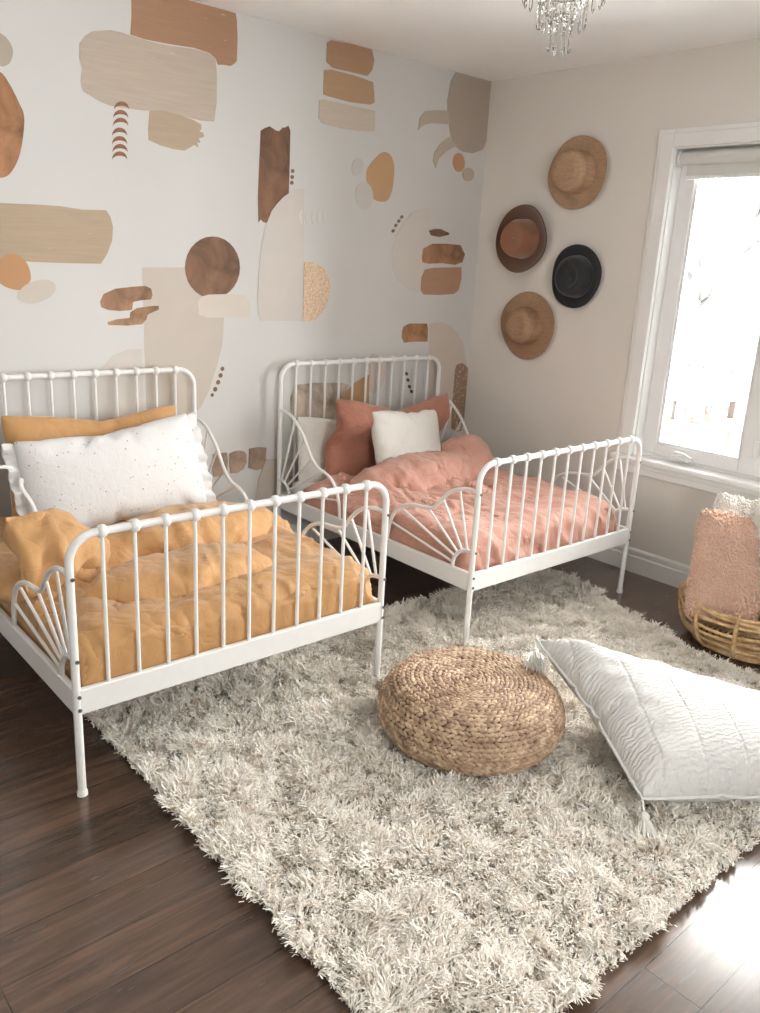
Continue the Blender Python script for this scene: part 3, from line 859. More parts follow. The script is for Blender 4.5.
def tuck(o, x0, hem=False):
    """bedding lies inside the guards at head and foot, may bulge out a little between them, and stops at the rails"""
    co = vco(o.data)
    y = co[:, 1] - YH; z = co[:, 2]
    dx = co[:, 0] - x0 - BWID / 2
    if hem:                                  # the hem is drawn down to the rails all round
        def pull(sel, key, top=.43, floor=.272):
            kb = np.floor(key * 30).astype(int); kb -= kb.min(); nb = kb.max() + 1
            zm = np.full(nb, top)
            np.minimum.at(zm, kb[sel], co[sel, 2])
            zm = np.minimum(zm, top - .02)
            zm = np.convolve(np.pad(zm, 1, 'edge'), [.25, .5, .25], 'valid')
            f = np.clip((top - floor) / (top - zm), 1, 7)[kb]
            co[:, 2] = np.where(sel & (co[:, 2] < top), top - (top - co[:, 2]) * f, co[:, 2])
        pull((dx < -.452) & (y < -.30), y, .41, .262); pull((dx > .452) & (y < -.30), y, .41, .262); pull((y < -1.185) & (np.abs(dx) < .49), co[:, 0])
        z = co[:, 2]
    mid = np.clip((y + BLEN - .47) / .07, 0, 1) * np.clip((-.44 - y) / .07, 0, 1)
    out = -.015 + .075 * mid * np.clip((z - .33) / .08, 0, 1)
    lo, hi = x0 - out, x0 + BWID + out
    low = z < .78
    s_ = .10
    x = co[:, 0]
    x = np.where(low & (x < lo), lo + (x - lo) * np.where(z > .33, s_, .06), x); x = np.where(low & (x > hi), hi + (x - hi) * np.where(z > .33, s_, .06), x)
    co[:, 0] = x
    co[:, 1] = np.where((co[:, 1] < ylo) & low, ylo + (co[:, 1] - ylo) * .05, co[:, 1])
    # never inside the mattress
    dx = co[:, 0] - x0 - BWID / 2 + .004; y = co[:, 1] - YH; z = co[:, 2]
    s2 = (z < MT) & (np.abs(dx) > .43) & (np.abs(dx) < .4905) & (y > -1.19)
    co[:, 0] = np.where(s2, x0 + BWID / 2 - .004 + np.sign(dx) * (.4905 + (np.abs(dx) - .43) * .06), co[:, 0])
    s3 = (z < MT) & (y < -1.10) & (y > -1.170) & ~s2
    co[:, 1] = np.where(s3, YH - 1.170 + (y + 1.10) * .06, co[:, 1])
    s4 = (z < MT + .004) & (z > MT - .05) & (np.abs(dx) <= .43) & (y > -1.10)
    co[:, 2] = np.where(s4, MT + .003 + (z - MT + .05) * .08, co[:, 2])
    co[:, 2] = np.maximum(co[:, 2], .258)
    set_vco(o.data, co)


def bedding(x0, mat, body, top, lumps, label):
    cols = duvet('duvet', x0, '', None, None, None, [], 1)
    drop(cols.pop())                     # no wall: the hem hangs, then is tucked in
    rl = random.Random(int(-x0 * 1000)); pf_ = []
    for k in range(9):
        pf_.append(lump(x0 + BWID * (.14 + .36 * (k % 3)) + rl.uniform(-.05, .05), YH - .62 - .24 * (k // 3) + rl.uniform(-.05, .05), MT - .01, rl.uniform(.11, .17), rl.uniform(.09, .14), rl.uniform(.03, .055)))
    d1 = run_duvet('duvet', body, cols + pf_, mat, 40)
    for o in pf_: drop(o)
    tuck(d1, x0, True)
    d1.modifiers.new('hit', 'COLLISION'); d1.collision.thickness_outer = .006; d1.collision.cloth_friction = 8
    ls = [lump(*l) for l in lumps]
    d2 = run_duvet('folded_layer', top, cols, mat, 46)
    for o in cols + ls: drop(o)
    d1.modifiers.clear(); tuck(d2, x0)
    tag(d1, label, 'duvet'); d2.parent = d1
    return d1, d2


db, dt_ = bedding(X1, M['mustard'],
                  (MX1, YH - .76, 1.46, 1.34, .06, MT + .08, dict(seed=2, amp=.06, freq=4.5, p=1.5, shrink=-.14, nx=70, bend=2, fall=.06)),
                  (MX1 - .05, YH - .93, 1.22, 1.02, .11, MT + .38, dict(seed=4, amp=.08, freq=4.5, p=2.2, shrink=-.18, nx=70, bend=3)),
                  [(X1 + .08, YH - .58, .44, .17, .22, .21), (MX1 + .16, YH - .60, .41, .38, .14, .08), (MX1 - .05, YH - .95, .42, .3, .12, .04)],
                  'mustard duvet heaped over the metal bed with the white dotted pillow')
for d in (db, dt_): wrinkle(d, .012, 6.5, 1 if d is db else 2, (1, .35, 1), .5 if d is db else -.5); tuck(d, X1)
db2, dt2 = bedding(X2, M['pink'],
                   (MX2, YH - .80, 1.44, 1.30, .06, MT + .08, dict(seed=12, amp=.06, freq=5, p=1.5, shrink=-.17, nx=70, bend=2, fall=.06)),
                   (MX2 + .0, YH - .58, 1.20, .62, .10, MT + .30, dict(seed=14, amp=.12, freq=7, p=1.6, shrink=-.34, nx=84, rz=.06, bend=1.2)),
                   [(MX2 + .02, YH - .46, .41, .44, .14, .11), (MX2 + .33, YH - .40, .41, .13, .15, .16)],
                   'dusty pink duvet rumpled on the metal bed by the window wall')
for d in (db2, dt2): wrinkle(d, .014, 8, 3 if d is db2 else 4, (1, .4, 1), .6 if d is db2 else -.3); tuck(d, X2)

# ================================================================= HATS
def mat_straw(name, c1, c2):
    m, nt, b = new_mat(name)
    v = coords(nt)
    w1 = nt.nodes.new('ShaderNodeTexWave'); w1.wave_type = 'RINGS'; w1.rings_direction = 'X'; w1.inputs['Scale'].default_value = 55; w1.inputs['Distortion'].default_value = 2.5; w1.inputs['Detail'].default_value = 3
    link(nt, v, w1.inputs['Vector'])
    n = tex_noise(nt, coords(nt, (1, 3, 14), (.5, 0, 0)), 14, 5, .7)
    f = mix(nt, .86, w1.outputs['Fac'], n)
    link(nt, ramp(nt, f, [(.3, rgb(c1)), (.7, rgb(c2))]), b.inputs['Base Color'])
    b.inputs['Roughness'].default_value = .7
    bump(nt, b, f, .3, .002)
    return m


M['straw'] = mat_straw('woven straw', '#92745a', '#c2a180')
M['straw2'] = mat_straw('darker woven straw', '#87684f', '#b3906f')
M['felt_brown'] = fabric('brown felt', rgb('#664531', 1.0), .9, 300, .3, .12, .5)
M['felt_tan'] = fabric('tan felt', rgb('#8c5d40', 1.0), .9, 300, .3, .08, .5)
M['felt_black'] = fabric('black felt', (.012, .013, .016, 1), .8, 300, .3, .15, .25)


def hat(y, z, R, crR, crH, mb, mc, label, cup, seed, dent, band=None, off=(0, 0), flat_top=.75):
    t = thing('hat', (0, y, z), label, 'hat', 'hats on the wall')
    ph = seed * 1.7

    def wob(r, h, a):
        k = max(0, (r - crR) / (R - crR))
        rr = r * (1 + .012 * math.sin(2 * a + ph) + .008 * math.sin(5 * a + ph))
        return rr, h - k * (.006 * math.sin(2 * a + ph) + .004 * math.sin(3 * a + 2 * ph))
    prof = []
    for i in range(13):
        k = i / 12; r = crR * .98 + (R - crR) * k
        prof.append((r, -.014 - cup * (k ** 2)))
    back = [(r, h + .004) for r, h in prof[::-1]]
    b = MB(); b.lathe(prof + [(R + .002, prof[-1][1] + .002)] + back, 64, (0, 0, 0), 'x', False, wob); b.build('brim', mb, t)
    cp = [(crR * 1.04, -.010), (crR * 1.0, -.02), (crR * .985, -crH * .45), (crR * .95, -crH * .72), (crR * .86, -crH * .9), (crR * flat_top * .9, -crH), (crR * .4, -crH * (1 - dent * .35)), (.002, -crH * (1 - dent * .5))]
    cp = [(p.x, p.y) for p in catmull([(r, h, 0) for r, h in cp], 3)]

    def wob2(r, h, a):
        kk = max(0, min(1, (-h / crH - .3) / .7)); pin = 1 - dent * .16 * kk * kk * (math.cos(a - .6) ** 2)
        return r * pin * (1 + .015 * math.sin(2 * a + ph)), h * (1 + dent * .06 * math.sin(a * 2 + ph))
    b = MB(); b.lathe(cp, 48, (0, off[0], off[1]), 'x', False, wob2); b.build('crown', mc, t)
    if band:
        b = MB(); b.lathe([(crR * 1.015, -.013), (crR * 1.025, -.016), (crR * 1.015, -.034), (crR * .99, -.036)], 48, (0, off[0], off[1]), 'x', False); b.build('hat_band', band, t)
    return t


hat(-.592, 1.845, .165, .100, .115, M['straw'], M['straw'], 'straw hat, highest of the four on the wall', .006, 1, .0, None, flat_top=.62)
hat(-.303, 1.540, .164, .096, .110, M['felt_brown'], M['felt_tan'], 'brown felt hat with turned up brim', .030, 2, .15, None, flat_top=.85)
hat(-.652, 1.370, .146, .098, .090, M['felt_black'], M['felt_black'], 'black felt hat beside the window casing', .012, 3, .6, M['felt_black'])
hat(-.380, 1.110, .172, .094, .110, M['straw2'], M['straw2'], 'straw hat, lowest of the four on the wall', .004, 4, .05, None, flat_top=.66)

# ================================================================= CHANDELIER
M['crystal'], cnt, cb_ = new_mat('cut glass')
cb_.inputs['Transmission Weight'].default_value = 1; cb_.inputs['Roughness'].default_value = .02; cb_.inputs['IOR'].default_value = 1.5; cb_.inputs['Base Color'].default_value = (.97, .96, .94, 1)
M['chrome'] = plain('bright metal', (.55, .52, .48, 1), .2, .05, 40, metal=1)
CH = Vector((-1.506, -1.595, ZC))
ch = thing('chandelier', CH, 'small crystal chandelier hanging from the ceiling', 'chandelier')
MB().lathe([(.055, 0), (.055, -.008), (.03, -.02), (.008, -.026)], 32).build('canopy', M['chrome'], ch)
MB().tube([(0, 0, -.02), (0, 0, -.20)], .006, 10).build('stem', M['chrome'], ch)
tiers = [(.104, -.155, 20, .056), (.062, -.215, 14, .056), (.030, -.272, 8, .054)]
for (r, z, n, ln) in tiers:
    rg = MB(); rg.tube([(r * math.cos(a), r * math.sin(a), z) for a in [2 * PI * i / 40 for i in range(40)]], .004, 8, True)
    for k in range(3):
        a = 2 * PI * k / 3; rg.tube([(0, 0, z + .02), (r * math.cos(a), r * math.sin(a), z)], .0025, 6)
    rg.build('ring', M['chrome'], ch)


def crystal_mesh(ln):
    b = MB()
    b.ball((0, 0, -.008), .0065, 6, 4)
    b.ball((0, 0, -.021), .0065, 6, 4)
    L = ln
    b.lathe([(.001, -.028), (.0055, -.034), (.0062, -.028 - L * .8), (.001, -.03 - L)], 6)
    b.tube([(0, 0, 0), (0, 0, -.03)], .0008, 4)
    return b


protos = {}
for (r, z, n, ln) in tiers:
    pr = None
    for k in range(n):
        a = 2 * PI * k / n + r * 10
        if pr is None:
            o = crystal_mesh(ln).build('crystal', M['crystal'], ch, smooth=False); pr = o
        else:
            o = pr.copy(); COL.objects.link(o); o.parent = ch
        o.location = (r * math.cos(a), r * math.sin(a), z - .003); o.rotation_euler.z = a
# bead swags between the tiers
for (r0_, z0_, r1_, z1_, n) in ((.104, -.155, .062, -.215, 12), (.062, -.215, .030, -.280, 9), (.03, -.08, .104, -.155, 14)):
    for k in range(n):
        a = 2 * PI * (k + .5) / n
        b = MB()
        for i in range(6):
            t_ = (i + .5) / 6; r = r0_ + (r1_ - r0_) * t_; z = z0_ + (z1_ - z0_) * t_ - .012 * math.sin(PI * t_)
            b.ball((r * math.cos(a), r * math.sin(a), z), .0055, 6, 4)
        b.build('bead_string', M['crystal'], ch, smooth=False)

# ================================================================= RUG
RUG = [(-2.635, -.87), (-.36, -.87), (-.40, -1.2), (-.62, -1.83), (-.60, -2.505), (-2.655, -2.505)]
M['rug_back'] = fabric('rug backing', (.35, .31, .26, 1), .95, 300, .3)


def in_poly(x, y, P):
    c = np.zeros(x.shape, bool); n = len(P)
    for i in range(n):
        x1, y1 = P[i]; x2, y2 = P[(i + 1) % n]
        q = ((y1 > y) != (y2 > y)) & (x < (x2 - x1) * (y - y1) / (y2 - y1 + 1e-12) + x1)
        c ^= q
    return c


rg = thing('shag_rug', (-1.6, -1.7, 0), 'cream shag rug on the dark wooden floor', 'rug')
b = MB(); n = len(RUG)
b.add([((x + 1.6) * .984, (y + 1.7) * .98, z) for z in (.001, .011) for x, y in RUG], [tuple(range(n))[::-1], tuple(range(n, 2 * n))] + [(i, (i + 1) % n, n + (i + 1) % n, n + i) for i in range(n)])
b.build('backing', M['rug_back'], rg, smooth=False)


def smooth_field(rng, x, y, cell, nd=1):
    gx = np.floor(x / cell).astype(int) + 400; gy = np.floor(y / cell).astype(int) + 400
    fx = x / cell - np.floor(x / cell); fy = y / cell - np.floor(y / cell)
    fx = fx * fx * (3 - 2 * fx); fy = fy * fy * (3 - 2 * fy)
    G = rng.normal(size=(801, 801, nd))
    return (G[gx, gy] * ((1 - fx) * (1 - fy))[:, None] + G[gx + 1, gy] * (fx * (1 - fy))[:, None] + G[gx, gy + 1] * ((1 - fx) * fy)[:, None] + G[gx + 1, gy + 1] * (fx * fy)[:, None])


def rug_pile(keep_out):
    rng = np.random.default_rng(5)
    # tufts on a jittered grid, several yarns per tuft
    st = .0115
    gx, gy = np.meshgrid(np.arange(-2.68, -.3, st), np.arange(-2.53, -.85, st))
    tx = gx.ravel() + rng.uniform(-.5, .5, gx.size) * st; ty = gy.ravel() + rng.uniform(-.5, .5, gx.size) * st
    ok = in_poly(tx, ty, RUG)
    for (cx, cy, rr) in keep_out: ok &= (tx - cx) ** 2 + (ty - cy) ** 2 > rr * rr
    tx, ty = tx[ok], ty[ok]
    K = 9
    L1 = smooth_field(rng, tx, ty, .055, 3); L2 = smooth_field(rng, tx, ty, .12, 3); L3 = smooth_field(rng, tx, ty, .020, 3)
    lean = .40 * L1[:, :2] + .30 * L2[:, :2] + .65 * L3[:, :2] + np.array([-.05, -.1])
    hgt = np.clip(1 + .42 * L1[:, 2] + .30 * L2[:, 2] + .25 * L3[:, 2], .35, 1.8)
    tx, ty = np.repeat(tx, K), np.repeat(ty, K); lean = np.repeat(lean, K, 0); hgt = np.repeat(hgt, K)
    N = tx.size
    bx = tx + rng.normal(size=N) * .0035; by = ty + rng.normal(size=N) * .0035
    ln = (.032 * hgt * rng.uniform(.7, 1.2, N))
    d = lean + rng.normal(size=(N, 2)) * .35
    mag = np.linalg.norm(d, axis=1); d *= (np.minimum(mag, 1.3) / np.maximum(mag, 1e-6))[:, None]
    wd = rng.uniform(.0011, .0019, N)
    LV = 5; wf = [1.0, 1.1, 1.1, 1.05, .8]
    P = np.zeros((N, LV, 3)); P[:, 0, 0] = bx; P[:, 0, 1] = by; P[:, 0, 2] = .010
    kink = np.zeros((N, 2))
    for k in range(1, LV):
        kink = kink * .4 + rng.normal(size=(N, 2)) * .55 * (k > 1)
        dv = np.zeros((N, 3)); dv[:, :2] = d * (.3, .8, 1.1, 1.3)[k - 1] + kink; dv[:, 2] = 1.0 - .2 * (k - 1) + rng.normal(size=N) * .25 * (k > 2)
        dv /= np.linalg.norm(dv, axis=1)[:, None]
        P[:, k] = P[:, k - 1] + dv * (ln / (LV - 1))[:, None]
    P[:, :, 2] = np.maximum(P[:, :, 2], .006)
    ang = rng.uniform(0, 2 * PI, N)
    side = np.stack([np.cos(ang), np.sin(ang), np.zeros(N)], 1)
    V = np.zeros((N, LV, 2, 3))
    for k in range(LV):
        off = side * (wd * wf[k])[:, None]
        V[:, k, 0] = P[:, k] - off; V[:, k, 1] = P[:, k] + off
    V[..., 0] += 1.6; V[..., 1] += 1.7
    nv = LV * 2; nf = LV - 1
    base = (np.arange(N) * nv)[:, None]
    q = np.array([[2 * k, 2 * k + 1, 2 * k + 3, 2 * k + 2] for k in range(nf)]).ravel()[None, :]
    F = (base + q).ravel()
    me = bpy.data.meshes.new('pile')
    me.vertices.add(N * nv); me.vertices.foreach_set('co', V.ravel())
    me.loops.add(N * nf * 4); me.loops.foreach_set('vertex_index', F.astype(np.int32))
    me.polygons.add(N * nf); me.polygons.foreach_set('loop_start', np.arange(0, N * nf * 4, 4, dtype=np.int32))
    me.polygons.foreach_set('use_smooth', np.ones(N * nf, bool))
    me.update(calc_edges=True)
    m, nt, b = new_mat('cream wool yarn')
    f = tex_noise(nt, coords(nt, (1, 1, 2.5)), 24, 4, .65)
    link(nt, ramp(nt, f, [(.33, (.65, .545, .43, 1)), (.50, (.94, .90, .835, 1))]), b.inputs['Base Color'])
    b.inputs['Roughness'].default_value = .9; b.inputs['Sheen Weight'].default_value = .2
    me.materials.append(m)
    o = bpy.data.objects.new('pile', me); COL.objects.link(o); o.parent = rg; o['kind'] = 'stuff'
    return o


POUF = Vector((-1.758, -1.712, .0)); PR = .278
BASK = Vector((-.335, -1.90, 0)); BR = .255
rug_pile([(POUF.x, POUF.y, .225), (BASK.x, BASK.y, .21)])

# ================================================================= POUF
def mat_wicker(name, c1, c2, c3):
    m, nt, b = new_mat(name)
    f = tex_noise(nt, coords(nt), 28, 4, .65)
    link(nt, ramp(nt, f, [(.3, rgb(c1)), (.5, rgb(c2)), (.7, rgb(c3))]), b.inputs['Base Color'])
    b.inputs['Roughness'].default_value = .6
    g = tex_noise(nt, coords(nt, (1, 1, 1)), 260, 2); bump(nt, b, g, .25, .002)
    return m


M['hyacinth'] = mat_wicker('water hyacinth', '#80654f', '#ac9077', '#d6bf9f')
M['dark_core'] = plain('dark core', (.10, .065, .04, 1), .9)
pf = thing('woven_pouf', (POUF.x, POUF.y, .018), 'round woven water hyacinth pouf on the rug', 'pouf')
H = .185
prof = []       # half profile, from the centre of the top to the base
for i in range(60):
    t_ = i / 59
    prof.append(t_)
ctr = catmull([(.0, H - .004, 0), (.08, H - .001, 0), (.16, H, 0), (.212, H - .006, 0), (.252, H - .03, 0), (.274, H - .07, 0), (.278, H - .10, 0), (.271, .055, 0), (.247, .022, 0), (.212, .002, 0)], 10)
b = MB(); b.lathe([(max(.001, p.x - .008), p.y - (.006 if p.y > .1 else -.004)) for p in ctr], 48, (0, 0, 0), 'z', True); b.build('core', M['dark_core'], pf)
# walk the profile and set rows of stitches
ln = [0]
for a, c in zip(ctr, ctr[1:]): ln.append(ln[-1] + (c - a).length)
tot = ln[-1]; rows = int(tot / .0132)
rndp = random.Random(4); b = MB()
for k in range(rows):
    s = (k + .5) / rows * tot; i = max(j for j in range(len(ln)) if ln[j] <= s); i = min(i, len(ctr) - 2)
    f_ = (s - ln[i]) / max(1e-6, ln[i + 1] - ln[i]); p = ctr[i].lerp(ctr[i + 1], f_); tg = (ctr[i + 1] - ctr[i]).normalized()
    r, z = p.x, p.y
    if r < .008: continue
    cnt = max(5, int(2 * PI * r / .0185))
    for q in range(cnt):
        a = 2 * PI * (q + .5 * (k % 2) + rndp.uniform(-.12, .12)) / cnt
        e_r = Vector((math.cos(a), math.sin(a), 0)); e_t = Vector((-math.sin(a), math.cos(a), 0))
        prf = e_r * tg.x + Vector((0, 0, tg.y)); nrm = e_t.cross(prf).normalized()
        if nrm.dot(e_r * .3 + Vector((0, 0, .2 if z > .08 else -.1))) < 0: nrm = -nrm
        sg = 1 if k % 2 else -1
        ln_dir = (e_t + prf * sg * .42 + nrm * .16).normalized(); w_dir = nrm.cross(ln_dir).normalized(); n2 = ln_dir.cross(w_dir)
        R3 = Matrix((ln_dir, w_dir, n2)).transposed()
        c = e_r * r + Vector((0, 0, z)) + nrm * rndp.uniform(-.0012, .0015)
        b.ball(c, 1, 8, 5, (.0140 * rndp.uniform(.9, 1.12), .0068 * rndp.uniform(.9, 1.1), .0058), R3)
b.ball((0, 0, H - .004), 1, 12, 6, (.014, .014, .006))
b.build('woven_cover', M['hyacinth'], pf)

# ================================================================= FLOOR CUSHION
def mat_quilt():
    m, nt, b = new_mat('crinkled white cotton quilting')
    v = coords(nt)
    b.inputs['Base Color'].default_value = (.78, .77, .75, 1); b.inputs['Roughness'].default_value = .9
    w1 = nt.nodes.new('ShaderNodeTexWave'); w1.bands_direction = 'X'; w1.inputs['Scale'].default_value = 24; w1.inputs['Distortion'].default_value = 7; w1.inputs['Detail'].default_value = 3; w1.inputs['Detail Scale'].default_value = 1.6
    link(nt, coords(nt, (1, 1, 1), (0, 0, -1.19)), w1.inputs['Vector'])
    n = tex_noise(nt, coords(nt), 55, 4, .6)
    f = mix(nt, .5, w1.outputs['Fac'], n)
    w2 = nt.nodes.new('ShaderNodeTexWave'); w2.bands_direction = 'X'; w2.inputs['Scale'].default_value = 2.6; w2.inputs['Distortion'].default_value = .5
    link(nt, coords(nt, (1, 1, 1), (0, 0, .62)), w2.inputs['Vector'])
    seam = ramp(nt, w2.outputs['Fac'], [(.0, (0, 0, 0, 1)), (.03, (1, 1, 1, 1))])
    f = mix(nt, .35, f, seam)
    f2 = tex_noise(nt, v, 9, 2)
    link(nt, ramp(nt, f2, [(.3, (.655, .645, .625, 1)), (.7, (.705, .695, .675, 1))]), b.inputs['Base Color'])
    bump(nt, b, f, .8, .010)
    return m


M['quilt'] = mat_quilt()
cA, cB = Vector((-1.485, -1.722, .266)), Vector((-1.705, -2.275, .085))
cD, cC = Vector((-.96, -2.27, .08)), Vector((-1.12, -2.70, .055))


def cush_post(co):
    """lay the square cushion over its four resting corners: it slumps from the pouf to the floor"""
    ext = np.abs(co[:, :2]).max(0)
    u = (co[:, 0] / ext[0] * .5 + .5)[:, None]; v = (co[:, 1] / ext[1] * .5 + .5)[:, None]
    A_, B_, C_, D_ = (np.array(q) for q in (cA, cB, cC, cD))
    base = B_ * (1 - u) * (1 - v) + C_ * u * (1 - v) + A_ * (1 - u) * v + D_ * u * v
    n_ = (cC - cB).normalized().cross((cA - cB).normalized()).normalized()
    return base + np.array(n_) * (np.where(co[:, 2] < 0, co[:, 2] * .75, co[:, 2]))[:, None] - np.array((ORG.x, ORG.y, ORG.z))


ORG = (cA + cB + cC + cD) / 4
fc = pillow('floor_cushion', .68, .66, .26, M['quilt'], ORG, (1, 0, 0), (0, 1, 0), 'large white quilted floor cushion leaning on the pouf', 'cushion', seed=21, pressure=6, shrink=-.05, nx=44, amp=.012, freq=14, post=cush_post, round_c=.0)
# channels across the top (a sub-mesh seam): piping round the edge
me = fc.data; co = vco(me)
bmx = bmesh.new(); bmx.from_mesh(me)
nx_, ny_ = 44, int(44 * .66 / .68)
edge = []
for i in range(nx_ + 1): edge.append(i)
for j in range(1, ny_ + 1): edge.append(j * (nx_ + 1) + nx_)
for i in range(nx_ - 1, -1, -1): edge.append(ny_ * (nx_ + 1) + i)
for j in range(ny_ - 1, 0, -1): edge.append(j * (nx_ + 1))
pts = [Vector(co[i]) for i in edge]
bmx.free()
MB().tube(pts, .0045, 8, True).build('piping', M['white_cotton'], fc)
M['tassel'] = fabric('white tassel yarn', (.80, .78, .74, 1), .9, 400, .2)
corner_local = [Vector(co[0]), Vector(co[nx_]), Vector(co[(nx_ + 1) * (ny_ + 1) - 1]), Vector(co[ny_ * (nx_ + 1)])]


def tassel(world_corner, head, hang, seed):
    """cord from the corner, knob, and a skirt of yarn that follows 'hang'"""
    rn = random.Random(seed); b = MB()
    hang = Vector(hang).normalized()
    mid = (world_corner + head) / 2 + Vector((0, 0, -.004))
    b.tube(catmull([world_corner, mid, head], 5), .0018, 6)
    b.tube(catmull([world_corner + Vector((.003, 0, 0)), mid + Vector((.006, .002, 0)), head], 5), .0015, 6)
    ref = hang.orthogonal().normalized(); bi = hang.cross(ref)
    R3 = Matrix((ref, bi, hang)).transposed()
    b.ball(head + hang * .010, .013, 12, 8, (1, 1, 1.05), R3)
    for k in range(110):
        a = rn.uniform(0, 2 * PI); q = math.sqrt(rn.random())
        s0 = head + hang * .016 + (ref * math.cos(a) + bi * math.sin(a)) * .009 * q
        L = .062 * rn.uniform(.85, 1.1); sp = .027 * q
        p1 = s0 + hang * L * .5 + (ref * math.cos(a) + bi * math.sin(a)) * sp * .75
        p2 = s0 + hang * L + (ref * math.cos(a) + bi * math.sin(a)) * sp * 1.0
        b.tube([s0, p1, p2], [.0018, .0019, .0013], 5)
    inv = fc.matrix_world.inverted()
    b.v = [tuple(inv @ Vector(v)) for v in b.v]
    return b.build('tassel', M['tassel'], fc)


bpy.context.view_layer.update()
wc = [fc.matrix_world @ p for p in corner_local]
tassel(wc[3], wc[3] + Vector((-.030, -.022, -.020)), (-.60, -.55, -.22), 1)
tassel(wc[0], wc[0] + Vector((-.012, -.018, -.028)), (-.25, -.35, -.6), 2)

# ================================================================= BASKET
M['rattan'] = mat_wicker('rattan cane', '#a07c52', '#c8a678', '#dcc39a')
bk = thing('rattan_basket', (BASK.x, BASK.y, .004), 'open round rattan basket of cushions beside the window wall', 'basket')
rb = random.Random(9)
hoops = [(.205, .012), (.232, .045), (.247, .078), (.255, .112), (.257, .146), (.255, .172), (.256, .184)]
for k, (r, z) in enumerate(hoops):
    ph = rb.uniform(0, 6); rad = .0062 if k < 5 else .0075
    MB().tube([((r + .004 * math.sin(3 * a + ph)) * math.cos(a), (r + .004 * math.sin(3 * a + ph)) * math.sin(a), z + .004 * math.sin(2 * a + ph)) for a in [2 * PI * i / 64 for i in range(64)]], rad, 9, True).build('hoop', M['rattan'], bk)
for k in range(10):
    a = 2 * PI * k / 10 + .25
    pts = catmull([(r * 1.0 * math.cos(a), r * math.sin(a), z) for r, z in [(.20, .006), (.238, .045), (.262, .11), (.266, .15), (.268, .19)]], 5)
    MB().tube(pts, .0075, 8).build('stake', M['rattan'], bk)
    wz = MB(); p = Vector((.262 * math.cos(a), .262 * math.sin(a), .178))
    for q in range(4):
        wz.tube([(p.x + .014 * math.cos(t_) * math.cos(a) - .0, p.y + .014 * math.cos(t_) * math.sin(a), p.z - .014 + q * .009 + .016 * math.sin(t_)) for t_ in [2 * PI * i / 14 for i in range(14)]], .0035, 6, True)
    wz.build('binding', M['rattan'], bk)
fl = MB()
for k in range(9):
    r = .02 + k * .0225
    fl.tube([(r * math.cos(a), r * math.sin(a), .012) for a in [2 * PI * i / 40 for i in range(40)]], .008, 6, True)
fl.build('woven_base', M['rattan'], bk)


def boucle(o, mat, n, size, seed, name='loops'):
    """curly loops standing on the cushion's surface, one mesh"""
    rn = np.random.default_rng(seed)
    dg = bpy.context.evaluated_depsgraph_get(); me = o.evaluated_get(dg).to_mesh()
    me.calc_loop_triangles()
    tri = np.array([t.vertices[:] for t in me.loop_triangles]); co_ = np.array([v.co[:] for v in me.vertices])
    A, B_, C_ = co_[tri[:, 0]], co_[tri[:, 1]], co_[tri[:, 2]]
    nr = np.cross(B_ - A, C_ - A); ar = np.linalg.norm(nr, axis=1); nr /= np.maximum(ar, 1e-12)[:, None]
    pick = rn.choice(len(tri), n, p=ar / ar.sum())
    u, v = rn.random(n), rn.random(n); sw = u + v > 1; u[sw] = 1 - u[sw]; v[sw] = 1 - v[sw]
    P = A[pick] + (B_ - A)[pick] * u[:, None] + (C_ - A)[pick] * v[:, None] + nr[pick] * size * rn.uniform(.1, .9, (n, 1))
    o.evaluated_get(dg).to_mesh_clear()
    ico = bmesh.new(); bmesh.ops.create_icosphere(ico, subdivisions=1, radius=1)
    iv = np.array([q.co[:] for q in ico.verts]); ifc = np.array([[q.index for q in f.verts] for f in ico.faces]); ico.free()
    sc = size * rn.uniform(.6, 1.15, (n, 1, 3))
    V = (iv[None] * sc + P[:, None, :]).reshape(-1, 3)
    F = (ifc[None] + (np.arange(n) * len(iv))[:, None, None]).reshape(-1, 3)
    m2 = bpy.data.meshes.new(name); m2.from_pydata(V.tolist(), [], F.tolist()); m2.materials.append(mat)
    m2.polygons.foreach_set('use_smooth', [True] * len(m2.polygons))
    ob = bpy.data.objects.new(name, m2); COL.objects.link(ob); ob.parent = o; ob['kind'] = 'stuff'
    return ob


M['boucle_pink'] = fabric('blush boucle', rgb('#d6b39e', 1.0), .95, 300, .3, .1, .3)
M['boucle_white'] = fabric('white boucle', (.80, .77, .73, 1), .95, 300, .3, .05, .3)
M['rust_velvet'] = fabric('rust cloth', rgb('#8f5340', 1.1), .85, 500, .15, .1, .4)
vr = Vector((RT.x, RT.y, 0)).normalized(); vf = Vector((fw.x, fw.y, 0)).normalized()
def in_basket(w_, h_, t_, mat, tl, tr, bl, label, seed):
    """cushion from three of its corners (top ends and lower end of one side)"""
    tl, tr, bl = Vector(tl), Vector(tr), Vector(bl)
    return pillow('cushion', w_, h_, t_, mat, (tr + bl) / 2, (tr - tl) / w_, (tl - bl) / h_, label, 'cushion', seed=seed, pressure=5, nx=26, raw=True, round_c=.04)


def bk_at(x, y, d): return CAM + ray(x, y) * d


